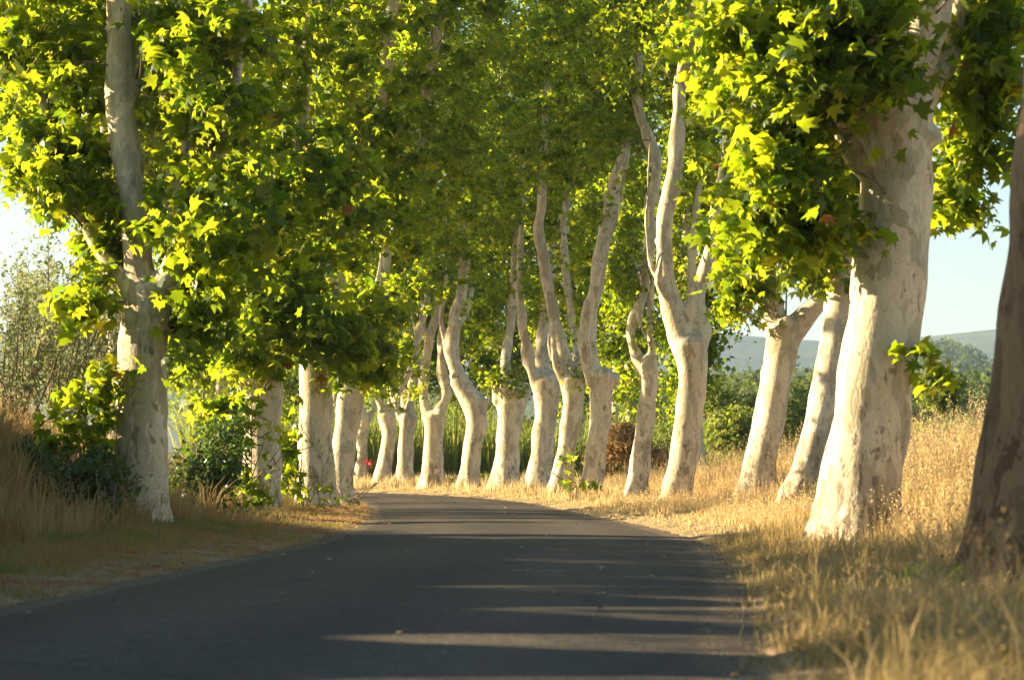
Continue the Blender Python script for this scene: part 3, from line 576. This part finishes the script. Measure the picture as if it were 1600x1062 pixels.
# ------------------------------------------------------------------ background trees
def far_tree(label, px, d, top, low, rpx, seed, mat=PLANE, n=150, group='dense trees behind the avenue', leaf=.26):
    rng = np.random.default_rng(seed); x = (px - 800) * d / F; z0 = float(gz(np.array([x]), np.array([d]))[0])
    root = empty('background_tree', (x, d, z0), label, 'tree', group)
    zt = P(px, top, d)[2]; zl = P(px, low, d)[2]
    pts = catmull(np.array([[x, d, z0 - .3, .36], [x + .1, d, z0 + 1.5, .28], [x + rng.normal() * .3, d, (z0 + zt) * .5, .2], [x + rng.normal() * .6, d, zt - 1.5, .06]]), .6)
    V, Fa = tube(pts, 10); make_mesh('trunk', V, Fa, BARK, root, smooth=True)
    cy = (top + low) / 2; ry = (low - top) / 2
    crown(root, [(px, cy, rpx, ry, 0, rpx * d / F * .7, n)], d, leaf, 1.0, 'kite', mat, rng, prob=.5, twig_src=pts[len(pts) // 3:], rc=.8, sunrad=.3, sunprob=.3, nleaf=90, twr=.012)
B = [('leafy tree filling the gap behind the wide Y trunk', 620, 132, 120, 690, 80), ('tall leafy tree behind the knee-shaped trunk', 720, 134, 60, 690, 90),
     ('tall dark leafy tree behind the stout flat-topped trunk', 810, 131, -20, 690, 90), ('dark tree behind the two limbs sweeping right', 900, 128, -60, 690, 90),
     ('broad dark tree behind the thin elbow-limbed trunk', 985, 124, -40, 690, 85), ('tree with ochre-edged leaves showing just right of the tall slender trunk', 1085, 108, 90, 690, 60),
     ('tree at the back left above the left row', 520, 136, 60, 690, 90), ('second tree at the back left behind the left row', 430, 140, 60, 690, 90),
     ('high tree crown behind the second left trunk', 335, 120, 120, 690, 80)]
for k, (lb, px, d, tp_, lo, rp) in enumerate(B): far_tree(lb, px, d, tp_, lo, rp, 60 + k, n=240 if k < 5 else 170)
far_tree('round-crowned tree on the left bank behind the first gap', 330, 150, 430, 670, 90, 90, n=150)
far_tree('small tree on the left bank behind the second trunk', 430, 156, 480, 700, 70, 91, n=120)
far_tree('small tree on the left bank behind the nearest trunk', 245, 146, 400, 620, 60, 92, n=90)
far_tree('upper crown closing the avenue over the road end', 760, 150, -120, 330, 200, 80, n=220)
far_tree('upper crown behind the far right row', 960, 152, -120, 330, 150, 81, n=210)
far_tree('upper crown behind the far left row', 560, 150, -120, 330, 150, 82, n=210)

# hidden trees added inside the bend, behind nearer left crowns, to shade far canopy
def shading_tree(label, x, y, seed):
    kk = F / y; far_tree(label, 800 + x * kk, y, HOR - 19 * kk, HOR - 7.5 * kk, 3.6 * kk, seed, n=300, group='left row trees hidden past the bend')
for k, (x_, y_) in enumerate([(-10.5, 76), (-12, 85), (-13.5, 95), (-13.9, 103), (-25, 109), (-21, 90)]):
    shading_tree(['tall tree behind the nearest left crown', 'second tall tree behind the left crowns', 'third tall tree behind the left crowns', 'tall tree inside the bend of the road', 'farthest tall tree inside the bend', 'tall tree set back on the left field'][k], x_, y_, 400 + k)

for k, (x_, y_) in enumerate([(-27, 84), (-28, 93), (-29, 102), (-31, 111), (-26, 76)]):  # unseen tall trees, added only to throw shade on the far canopy
    kk = F / y_; far_tree(['tallest tree of the field far left, outside the photo', 'second tall field tree far left, outside the photo', 'third tall field tree far left, outside the photo', 'farthest tall field tree far left, outside the photo', 'nearest tall field tree far left, outside the photo'][k], 800 + x_ * kk, y_, HOR - 25 * kk, HOR - 11 * kk, 4.6 * kk, 420 + k, n=260, group='tall trees of the field outside the left edge')
# ------------------------------------------------------------------ grass
def tuft(x, y, h, k, r, rng):
    n = len(x); a = rng.uniform(0, 6.28, (n, k)); q = r * rng.random((n, k)) ** .7
    hh = h[:, None] * rng.uniform(.5, 1.15, (n, k))
    return (x[:, None] + np.cos(a) * q).ravel(), (y[:, None] + np.sin(a) * q).ravel(), hh.ravel(), a.ravel()
def blades(x, y, h, wd, lean, rng, wind=(.12, .0), a=None):
    n = len(x); z = gz(x, y) - .02; a = rng.uniform(0, 6.28, n) if a is None else a + rng.normal(0, .5, n); ln = lean * rng.uniform(.1, 1.3, n) * h
    dx = np.cos(a) * ln + wind[0] * h * .25; dy = np.sin(a) * ln + wind[1] * h
    b = rng.uniform(0, 3.14, n); sx = np.cos(b) * wd; sy = np.sin(b) * wd * 1.0
    def pt(f, s, g): return np.stack([x + dx * f * f + sx * s, y + dy * f * f + sy * s, z + h * g], 1)
    V = np.stack([pt(0, -1, 0), pt(0, 1, 0), pt(.55, -.8, .6), pt(.55, .8, .6), pt(1, 0, 1 - lean * .15)], 1).reshape(-1, 3)
    Fc = np.array([(0, 1, 3), (0, 3, 2), (2, 3, 4)]); Fa = (Fc[None] + (np.arange(n) * 5)[:, None, None]).reshape(-1, 3)
    return V, Fa, 5
def heads(x, y, h, lean, rng, hs=.03):
    """stems with an ear of seeds: arching stem plus small drooping ovals"""
    n = len(x); z = gz(x, y); a = rng.uniform(0, 6.28, n); ln = lean * rng.uniform(.2, 1.2, n) * h
    tx = x + np.cos(a) * ln + .08 * h; ty = y + np.sin(a) * ln; tz = z + h
    W = .0028
    V = np.stack([np.stack([x - W, y, z], 1), np.stack([x + W, y, z], 1), np.stack([(x * .6 + tx * .4) - W, (y * .6 + ty * .4), z + h * .6], 1), np.stack([(x * .6 + tx * .4) + W, (y * .6 + ty * .4), z + h * .6], 1), np.stack([tx, ty, tz], 1)], 1).reshape(-1, 3)
    Fc = np.array([(0, 1, 3), (0, 3, 2), (2, 3, 4)]); Fa = (Fc[None] + (np.arange(n) * 5)[:, None, None]).reshape(-1, 3)
    k = 7; c = np.repeat(np.stack([tx, ty, tz], 1), k, 0); t = np.tile(np.linspace(0, 1, k), n)
    dv = np.repeat(np.stack([(tx - x) * .12, (ty - y) * .12, np.full(n, -.16)], 1), k, 0)
    c = c + dv * t[:, None] + rng.normal(size=c.shape) * .012
    V2, F2, kk = leaves(c, hs, .1, 'oval', rng, droop=1.5)
    return np.concatenate([V, V2]), np.concatenate([Fa, F2 + len(V)])
def scatter(n, x0, x1, y0, y1, rng, ypow=1.0, fn=None):
    x = rng.uniform(x0, x1, n); y = y0 + (y1 - y0) * rng.random(n) ** ypow
    s, e = road_dist(x, y); k = fn(x, y, s, e); m = rng.random(n) < k
    return x[m], y[m], e[m]
def view_keep(x, y, pad=1.5):
    return (np.abs(x) < y * (800 / F) + pad)
rg = np.random.default_rng(99)
def grass_obj(name, label, mat, sets):
    V = []; Fa = []; Rn = []; o = 0
    for v, f, r in sets: V.append(v); Fa.append(f + o); Rn.append(r); o += len(v)
    ob = make_mesh(name, np.concatenate(V), np.concatenate(Fa), mat, None, np.concatenate(Rn)); return tag(ob, label, 'grass', None, 'stuff')
def rnv(n, k, rng, mu=.5, sd=.25): return np.repeat(np.clip(rng.normal(mu, sd, n), 0, 1), k)
# tall golden grass on the right bank
def tufts(x, y, h, k, r, wd, lean, rng, val, sets, sd=.16):
    X, Y, Hh, a = tuft(x, y, h, k, r, rng); V, Fa, kk = blades(X, Y, Hh, wd, lean, rng, a=a)
    g_ = np.clip(np.repeat(val, k) + rng.normal(0, sd, len(X)), 0, 1); sets.append((V, Fa, np.repeat(g_, kk)))
sets = []
for (n, y0, y1, wd, hm) in ((32000, 24, 50, .006, .92), (22000, 50, 84, .009, .78)):
    x, y, e = scatter(n, 2, 18, y0, y1, rg, 1.0, lambda x, y, s, e: (s > 0) * sst(.9, 2.6, e) * view_keep(x, y) * (.4 + .6 * (noise2(x, y, 1.6, 4) > -.25)))
    h = hm * rg.uniform(.45, 1.15, len(x)) * (.3 + .7 * sst(2.4 - 1.2 * (y < 42), 4.6 - 1.2 * (y < 42), e)) * (1 + .3 * noise2(x, y, 1.1, 8))
    tufts(x, y, h, 9, .07, wd, .45, rg, np.clip(.55 + .25 * noise2(x, y, 1.7, 2) + rg.normal(0, .1, len(x)), 0, 1), sets)
    m = rg.random(len(x)) < .8
    V, Fa = heads(x[m], y[m], h[m] * 1.4, .25, rg); sets.append((V, Fa, np.clip(rg.normal(.8, .1, len(V)), 0, 1)))
grass_obj('dry_grass', 'tall golden dry grass on the bank behind the right row of trees', STRAW, sets)
# short straw verge right + far verge
sets = []
x, y, e = scatter(50000, -9, 8, 30, 112, rg, .8, lambda x, y, s, e: (s > 0) * (e > -.12 + .12 * noise2(x, y, 3, 2)) * (e < 3.2) * view_keep(x, y))
h = rg.uniform(.04, .18, len(x)) * (.4 + 1.1 * sst(.0, 1.6, e)) * (1 + .5 * noise2(x, y, 2.3, 2)); tufts(x, y, h, 5, .06, .008, .9, rg, np.full(len(x), .7), sets)
x, y, e = scatter(16000, -14, 12, 72, 128, rg, 1, lambda x, y, s, e: (s > 0) * (e > 1.0) * (e < 14) * view_keep(x, y) * (.3 + .7 * (noise2(x, y, 1.1, 7) > -.1)))
h = rg.uniform(.15, .6, len(x)) * (1 + .4 * noise2(x, y, .9, 1)); tufts(x, y, h, 7, .1, .012, .5, rg, np.full(len(x), .6), sets)
grass_obj('dry_grass', 'short straw grass along the right edge of the road and round the far trunks', STRAW, sets)
# near right grass, greener and mixed
sets = []
x, y, e = scatter(40000, .5, 8, 9.5, 37, rg, 1.1, lambda x, y, s, e: (s > 0) * (e > -.08 + .12 * noise2(x, y, 3, 2)) * view_keep(x, y, .8) * (.3 + .7 * sst(0, .5, e)) * (.22 + .78 * (noise2(x, y, 2.4, 6) > -.1)))
h = rg.uniform(.05, .30, len(x)) * (.3 + .7 * sst(.0, 1.0, e)) * np.clip(1 + .85 * noise2(x, y, 2.6, 1), .25, 2) * (.35 + .65 * sst(.9, 1.8, np.hypot(x - 3.6, (y - 20.6) * .6))) * (.35 + .65 * sst(.7, 1.5, np.hypot(x - 3.9, (y - 31.5) * .5)))
tufts(x, y, h, 9, .07, .0036, .95, rg, np.clip(.80 + .38 * noise2(x, y, 1.3, 7), 0, 1), sets)
m = rg.random(len(x)) < .16; tufts(x[m], y[m], h[m] * 1.3 + .12, 4, .05, .004, .6, rg, np.full(m.sum(), .95), sets)
m = rg.random(len(x)) < .07; V, Fa = heads(x[m], y[m], h[m] * 1.7 + .1, .6, rg, .018); sets.append((V, Fa, np.clip(rg.normal(.92, .08, len(V)), 0, 1)))
grass_obj('verge_grass', 'mixed green and straw grass in shade at the lower right', GREENG, sets)
# left verge and bank
sets = []
x, y, e = scatter(78000, -12, -1.5, 15, 84, rg, 1.1, lambda x, y, s, e: (s < 0) * (e > -.08 + .12 * noise2(x, y, 3, 2)) * (e < 3.6) * view_keep(x, y, 1.0))
h = rg.uniform(.05, .2, len(x)) * (.35 + .9 * sst(.4, 2.4, e)) * (1 + .45 * noise2(x, y, 2, 1))
tufts(x, y, h, 7, .07, .007, .8, rg, np.clip(.40 + .55 * noise2(x, y, 1.1, 3) + .25 * sst(.3, 2, e), 0, 1), sets)
grass_obj('verge_grass', 'low russet and olive grass along the left edge of the road', VERGE, sets)
sets = []
x, y, e = scatter(46000, -26, -3, 30, 112, rg, 1.0, lambda x, y, s, e: (s < 0) * (e > 2.4) * (e < 16) * view_keep(x, y, 1.5) * (.3 + .7 * (noise2(x, y, 1.0, 5) > -.3)))
h = rg.uniform(.25, .8, len(x)) * (1 + .35 * noise2(x, y, .9, 3)); tufts(x, y, h, 8, .09, .009, .5, rg, np.clip(.5 + .3 * noise2(x, y, .7, 3), 0, 1), sets)
m = rg.random(len(x)) < .4; V, Fa = heads(x[m], y[m], h[m] * 1.25, .3, rg); sets.append((V, Fa, np.clip(rg.normal(.7, .1, len(V)), 0, 1)))
grass_obj('dry_grass', 'tall reddish dry grass covering the left bank', RUST, sets)

rg2 = np.random.default_rng(77); n = 300
t_ = rg2.random(n); idx = rg2.integers(30, len(CP) - 40, n); o_ = np.sign(rg2.normal(size=n)) * (1 - .9 * rg2.random(n) ** 2.2)
pp = CP[idx] + N[idx] * (CW[idx] * o_ * .98)[:, None] + rg2.normal(0, .3, (n, 2)) * [0, 1]
V, Fa, k = leaves(np.stack([pp[:, 0], pp[:, 1], .03 * (1 - o_ ** 2) + .035], 1), .075, 3.0, 'kite', rg2, droop=0)
tag(make_mesh('fallen_leaves', V, Fa, LITTER, None, rg2.random(n).repeat(k)), 'dry fallen leaves scattered along the road', 'leaves', None, 'stuff')
n = 3500; idx = rg2.integers(28, len(CP) - 45, n); sg = np.where(rg2.random(n) < .5, -1.0, 1.0); o_ = 1 - np.abs(rg2.normal(0, .05, n)) + rg2.random(n) * .06
pp = CP[idx] + N[idx] * (CW[idx] * o_ * sg)[:, None] + T[idx] * rg2.uniform(-.6, .6, n)[:, None]
OC = np.array([(1, 0, 0), (-.8, .3, 0), (0, 1, 0), (.2, -1, 0), (0, .1, .8), (0, 0, -.6)]); OF = np.array([(0, 2, 4), (2, 1, 4), (1, 3, 4), (3, 0, 4), (2, 0, 5), (1, 2, 5), (3, 1, 5), (0, 3, 5)])
sz_ = rg2.uniform(.004, .011, n); zb = np.maximum(gz(pp[:, 0], pp[:, 1]), .03 * (1 - np.minimum(o_, 1.1) ** 2))
V = (np.stack([pp[:, 0], pp[:, 1], zb + sz_ * .3], 1)[:, None] + OC[None] * sz_[:, None, None]).reshape(-1, 3)
tag(make_mesh('gravel', V, (OF[None] + (np.arange(n) * 6)[:, None, None]).reshape(-1, 3), plain('dull_gravel', (.10, .085, .065), (.24, .2, .15), 20.0)), 'loose grit along both edges of the asphalt', 'gravel', None, 'stuff')
# ------------------------------------------------------------------ shrubs, shoots
def shrub(name, label, px, d, ells, size, shape, mat, seed, cat='shrub', stems=6, rc=.22, nleaf=18, group=None, twr=.006, up=.5, sr=.016):
    rng = np.random.default_rng(seed); x = (px - 800) * d / F; z0 = float(gz(np.array([x]), np.array([d]))[0])
    root = empty(name, (x, d, z0), label, cat, group)
    k = d / F; src = []; parts = []
    for i in range(stems):
        e = ells[i % len(ells)]; c = P(e[0], e[1], d + e[4]); tip = c + rng.normal(size=3) * np.array([e[2] * k, e[5], e[3] * k]) * .5
        b = np.array([x + rng.normal() * .08, d + rng.normal() * .08, z0 - .05]); tip[2] = max(tip[2], z0 + .2)
        p = catmull(np.array([[*b, sr], [*(b * .6 + tip * .4 + [0, 0, .15 if sr > .01 else .03]), sr * .75], [*tip, sr * .35]]), .12); parts.append(tube(p, 5, cap=False)); src.append(p)
    V, Fa = join(parts); make_mesh('stem', V, Fa, TWIG, root, smooth=True)
    crown(root, ells, d, size, 1.0, shape, mat, rng, prob=.6, twig_src=np.concatenate(src), rc=rc, sunrad=0, sunprob=0, name='foliage', up=up, nleaf=nleaf, twr=twr)
    return root
shrub('plane_shoots', 'bright yellow-green leafy shoots left of the nearest left trunk', 165, 40.6, [(130, 640, 55, 75, 0, .5, 34), (190, 590, 35, 45, 0, .35, 10), (80, 690, 35, 35, 0, .35, 6), (170, 720, 35, 45, .1, .4, 12)], .2, 'leaf', PLANE, 201, rc=.22, nleaf=9)
shrub('bramble_bush', 'dark bramble bush at the foot of the nearest left trunk', 110, 39.5, [(110, 765, 90, 55, 0, .7, 150), (45, 735, 60, 45, .6, .6, 60), (165, 755, 36, 60, 0, .4, 50), (140, 815, 60, 24, -.6, .5, 50)], .13, 'oval', BRAMBLE, 202, rc=.24, nleaf=26)
shrub('bramble_bush', 'low dark bushes between the first and second left trunks', 320, 49, [(315, 745, 60, 50, 0, .8, 110), (345, 700, 40, 50, .5, .7, 60), (290, 790, 30, 25, -1, .6, 20)], .12, 'oval', BRAMBLE, 203, rc=.26, nleaf=24)
shrub('plane_shoots', 'leafy shoots wrapping the second left trunk', 385, 54, [(370, 670, 50, 60, -.6, .6, 32), (446, 705, 14, 40, -.7, .4, 4), (340, 640, 35, 40, -.4, .5, 12), (390, 760, 40, 40, -.7, .5, 18)], .22, 'leaf', PLANE, 204, rc=.26, nleaf=11)
shrub('plane_shoots', 'green shoots at the foot of the third left trunk', 470, 60, [(460, 740, 30, 50, -.2, .5, 16), (490, 770, 40, 22, -.4, .4, 12), (455, 650, 14, 50, .8, .4, 8)], .2, 'leaf', PLANE, 205, rc=.22, nleaf=9)
shrub('weed_clump', 'low green weeds by the last left trunk at the road bend', 545, 66, [(535, 790, 38, 16, 0, .6, 26), (565, 797, 22, 9, 0, .4, 10)], .08, 'oval', BRAMBLE, 206, rc=.16, nleaf=22)
shrub('plane_shoots', 'green shoots in front of the knuckle-headed trunk', 905, 76, [(893, 720, 12, 30, -.3, .3, 10), (925, 765, 14, 16, -.4, .3, 7), (888, 750, 8, 14, -.3, .2, 4)], .2, 'leaf', PLANE, 207, rc=.2, nleaf=8)
shrub('plane_shoots', 'small yellow-green seedling before the forked grey trunk', 1180, 50, [(1182, 806, 26, 10, 0, .25, 9)], .16, 'leaf', PLANE, 208, rc=.14, nleaf=7, stems=4)
shrub('weed_clump', 'broad green weeds behind the knee-shaped trunk', 755, 104, [(760, 752, 14, 14, 0, .6, 12), (705, 752, 12, 8, 0, .5, 7), (815, 752, 12, 12, 0, .5, 8)], .2, 'oval', REED, 210, rc=.3, nleaf=16)
shrub('red_plant', 'small bright red leafed plant beside the farthest trunk', 575, 116, [(575, 724, 4, 9, 0, .25, 5)], .13, 'oval', REDL, 211, rc=.18, nleaf=14, cat='plant', stems=3)
shrub('bramble_mound', 'mound of dry russet brambles behind the two thin right trunks', 975, 95, [(975, 690, 34, 30, 0, 1.2, 70), (945, 712, 22, 24, 0, 1, 20), (1020, 712, 24, 20, 0, 1, 20)], .16, 'oval', RUST, 212, rc=.38, nleaf=60)
for k, (px, py, rx, ry, d) in enumerate([(1140, 665, 38, 34, 120), (1215, 655, 45, 40, 124), (1255, 640, 40, 36, 128), (1185, 640, 24, 26, 135), (1120, 625, 34, 22, 140), (1470, 600, 34, 26, 118), (1070, 690, 24, 24, 118)]):
    shrub('green_bush', ['sunny rounded bush in the field just right of the tall slender trunk', 'wide green bush behind the forked grey trunk', 'green bush in the gap right of the forked grey trunk',
          'small round bush topping the thicket behind the forked trunk', 'low bush farther off right of the tall slender trunk', 'dark green bush seen right of the thickest trunk', 'bush low between the thin and the tall slender trunks'][k],
          px, d, [(px, py, rx, ry, 0, rx * d / F, 55), (px, py + ry, rx, ry * .8, 0, rx * d / F, 30)], .22, 'oval', REED, 220 + k, cat='bush', rc=.4, nleaf=40, group='bushes in the field beyond the right row')
# dense unseen scrub added left of the camera: keeps the near road in shade
for k, (x_, d, top_, low_, rx_, n_) in enumerate([(-12.5, 39, 5.0, 3.9, 2.2, 90), (-12.8, 34.5, 5.2, 3.8, 2.5, 110), (-12.5, 30, 5.9, 3.6, 2.6, 120), (-12.4, 25.5, 6.9, 3.4, 2.6, 110), (-12.3, 21, 7.2, 3.4, 2.6, 140), (-12, 16.5, 7.4, 3.4, 2.6, 140), (-11.5, 12, 7.4, 3.4, 2.6, 120)]):
    kk = F / d; px_ = 800 + x_ * kk; py_ = HOR - ((top_ + low_) / 2 - 1) * kk
    shrub('green_bush', ['lowest and farthest scrub of the bank-top row beside the near road', 'second farthest scrub of the bank-top row', 'third farthest scrub of the bank-top row', 'middle scrub of the bank-top row', 'third nearest scrub of the bank-top row', 'second nearest scrub of the bank-top row', 'nearest scrub of the bank-top row'][k], px_, d, [(px_, py_, rx_ * kk, (top_ - low_) / 2 * kk, 0, 2.4, n_)], .2, 'oval', BRAMBLE, 240 + k, cat='bush', rc=.5, nleaf=44, group='scrub on the bank outside the left edge')
shrub('weed_clump', 'dark weeds at the foot of the dark right-edge trunk', 1500, 20.3, [(1490, 930, 60, 50, 0, .3, 30), (1440, 900, 30, 60, .3, .2, 12), (1560, 990, 60, 40, -.6, .3, 20)], .045, 'oval', BRAMBLE, 260, rc=.12, nleaf=22, stems=14, cat='weeds', sr=.003, twr=.002)
shrub('weed_clump', 'brownish weeds at the bottom right corner', 1440, 14.5, [(1450, 1010, 110, 50, 0, .4, 34), (1330, 1030, 60, 40, .5, .3, 12)], .035, 'oval', RUST, 261, rc=.11, nleaf=22, stems=18, cat='weeds', sr=.0025, twr=.0015)
# tamarisk on the left bank
def tamarisk(label, px, d, top, low, seed):
    rng = np.random.default_rng(seed); x = (px - 800) * d / F; z0 = float(gz(np.array([x]), np.array([d]))[0]); root = empty('tamarisk', (x, d, z0), label, 'shrub', 'feathery grey shrubs on the left bank')
    parts = []; tips = []; H = P(px, top, d)[2] - z0
    for i in range(26):
        a = rng.uniform(0, 6.28); r = rng.uniform(.1, .45) * H; tip = np.array([x + math.cos(a) * r, d + math.sin(a) * r, z0 + H * rng.uniform(.6, 1.05)])
        b = np.array([x, d, z0 - .1]); p = catmull(np.array([[*b, .03], [*(b * .5 + tip * .5 + rng.normal(size=3) * .15), .018], [*tip, .004]]), .2); parts.append(tube(p, 4, cap=False))
        for q in p[len(p) // 3:]:
            for _ in range(2):
                e = q[:3] + rng.normal(size=3) * .22 + [0, 0, .15]; parts.append(tube(np.array([[*q[:3], .006], [*e, .002]]), 3, cap=False)); tips.append((q[:3], e))
    V, Fa = join(parts); make_mesh('stem', V, Fa, TWIG, root, smooth=True)
    L = np.concatenate([np.linspace(a_, b_ + (b_ - a_) * .3, 8) + rng.normal(size=(8, 3)) * .06 for a_, b_ in tips])
    V, Fa, k = leaves(L, .11, .2, 'oval', rng, droop=-.5); make_mesh('foliage', V, Fa, TAMA, root, rng.random(len(L)).repeat(k))
tamarisk('feathery grey shrub on the bank at the left edge', 25, 58, 440, 540, 301)
tamarisk('taller feathery grey shrub on the bank beside the nearest left crown', 85, 60, 395, 540, 302)
tamarisk('third feathery shrub on the bank behind the nearest left crown', 150, 63, 420, 540, 303)

# reed bed / thicket behind the far trees
rng = np.random.default_rng(5)
n = 26000; x = rng.uniform(-14, 22, n); y = rng.uniform(122, 140, n); h = rng.uniform(1.6, 4.2, n) * (1 + .3 * noise2(x, y, .5, 3))
sd, ed = road_dist(x, y); m = (ed > 3) & (sd > 0); x, y, h = x[m], y[m], h[m]
V, Fa, k = blades(x, y, h, .035, .6, rng); ob = make_mesh('reed_bed', V, Fa, REED, None, np.repeat(np.clip(rng.normal(.5, .28, len(x)), 0, 1), k))
tag(ob, 'tall green reeds growing behind the far trunks', 'reeds', None, 'stuff')

# ------------------------------------------------------------------ valley, wood and hills
def wood(name, label, X, Y, Z, H, nf, fs, mat, seed, cat='wood'):
    rng = np.random.default_rng(seed); n = len(X)
    q = rng.normal(size=(n, nf, 3)); q /= np.linalg.norm(q, axis=2)[..., None]; q[..., 2] = np.where(q[..., 2] < -.3, -q[..., 2], q[..., 2])
    lob = 1 + .25 * np.sin(q[..., 0] * 5 + X[:, None]) * np.sin(q[..., 1] * 5 + Y[:, None] + q[..., 2] * 4)
    q *= (lob * rng.uniform(.75, 1.0, (n, nf)))[..., None]
    c = np.stack([X, Y, Z + H * .55], 1)[:, None] + q * np.stack([H * .36, H * .36, H * .46], 1)[:, None]
    V, Fa, k = leaves(c.reshape(-1, 3), fs, .4, 'oval', rng, droop=-.2)
    r = np.repeat(np.clip(rng.normal(.5, .2, n)[:, None] + rng.normal(0, .15, (n, nf)), 0, 1).ravel(), k)
    # trunks
    ob = make_mesh(name, V, Fa, mat, None, r); return tag(ob, label, cat, None, 'stuff')
rng = np.random.default_rng(8)
n = 900; Y = rng.uniform(330, 470, n); X = Y * rng.uniform(.03, .23, n)
wood('pine_wood', 'line of dark green pines across the valley floor on the right', X, Y, np.full(n, -1.5), rng.uniform(9, 14.5, n) * (1 - .0 * X), 150, .9, PINE, 41)
n = 500; Y = rng.uniform(170, 300, n); X = Y * rng.uniform(.04, .23, n)
wood('thicket', 'pale green thicket in the field before the pine wood', X, Y, np.full(n, -1.6), rng.uniform(3, 6.0, n), 140, .5, REED, 42, 'thicket')
def hill(name, label, x0, x1, y0, y1, hf, trees, th, seed, fs):
    xs = np.linspace(x0, x1, 70); ys = np.linspace(y0, y1, 40); X, Y = np.meshgrid(xs, ys); Z = hf(X, Y)
    ii, jj = np.meshgrid(np.arange(69), np.arange(39)); q = (jj * 70 + ii).ravel()
    tag(make_mesh(name, np.stack([X.ravel(), Y.ravel(), Z.ravel()], 1), np.stack([q, q + 1, q + 71, q + 70], 1), HILLM, smooth=True), label, kind='structure')
    if trees:
        rng = np.random.default_rng(seed); x = rng.uniform(x0, x1, trees); y = rng.uniform(y0, y1, trees); m = (x / y > 0.03) & (x / y < .25); x, y = x[m], y[m]
        wood('hillside_wood', 'trees covering the ' + label, x, y, hf(x, y) - th * .15, th * rng.uniform(.6, 1.2, len(x)), 60, fs, PINE, seed + 1)
def h1(X, Y):
    a = X / Y; top = 42 + 18 * np.exp(-((a - .148) / .022) ** 2) - 8 * sst(.16, .2, a)
    return -2 + sst(900, 1500, Y) * (top + 3 * noise2(X, Y, .012)) - sst(1500, 1800, Y) * 20
def h2(X, Y):
    a = X / Y; top = 150 + 9 * np.sin(a * 38 + .4) - 55 * sst(.11, .06, a) * 0
    return -2 + sst(2200, 3300, Y) * (top + 5 * noise2(X, Y, .004)) - sst(3300, 3700, Y) * 40
hill('hill', 'nearer wooded hill beyond the valley', -100, 460, 850, 1800, h1, 5200, 9.0, 51, 2.0)
hill('hill', 'far blue ridge on the horizon', -1500, 1600, 2100, 3700, h2, 0, 8.0, 53, 3.0)

# ------------------------------------------------------------------ haze
def haze():
    x0, x1, y0, y1, z0, z1 = -3600, 4300, -500, 7100, -8, 190
    V = [(x, y, z) for z in (z0, z1) for y in (y0, y1) for x in (x0, x1)]
    Fq = [(0, 2, 3, 1), (4, 5, 7, 6), (0, 1, 5, 4), (2, 6, 7, 3), (0, 4, 6, 2), (1, 3, 7, 5)]
    m, t, out = newmat('haze'); v = nd(t, 'ShaderNodeVolumePrincipled'); v.inputs['Color'].default_value = (.50, .72, 1, 1); v.inputs['Density'].default_value = 0.0001; v.inputs['Anisotropy'].default_value = .2
    t.links.new(v.outputs[0], out.inputs['Volume'])
    tag(make_mesh('haze', V, Fq, m), 'pale blue summer haze over the valley', 'haze', None, 'stuff')
HAZE = True
if HAZE: haze()
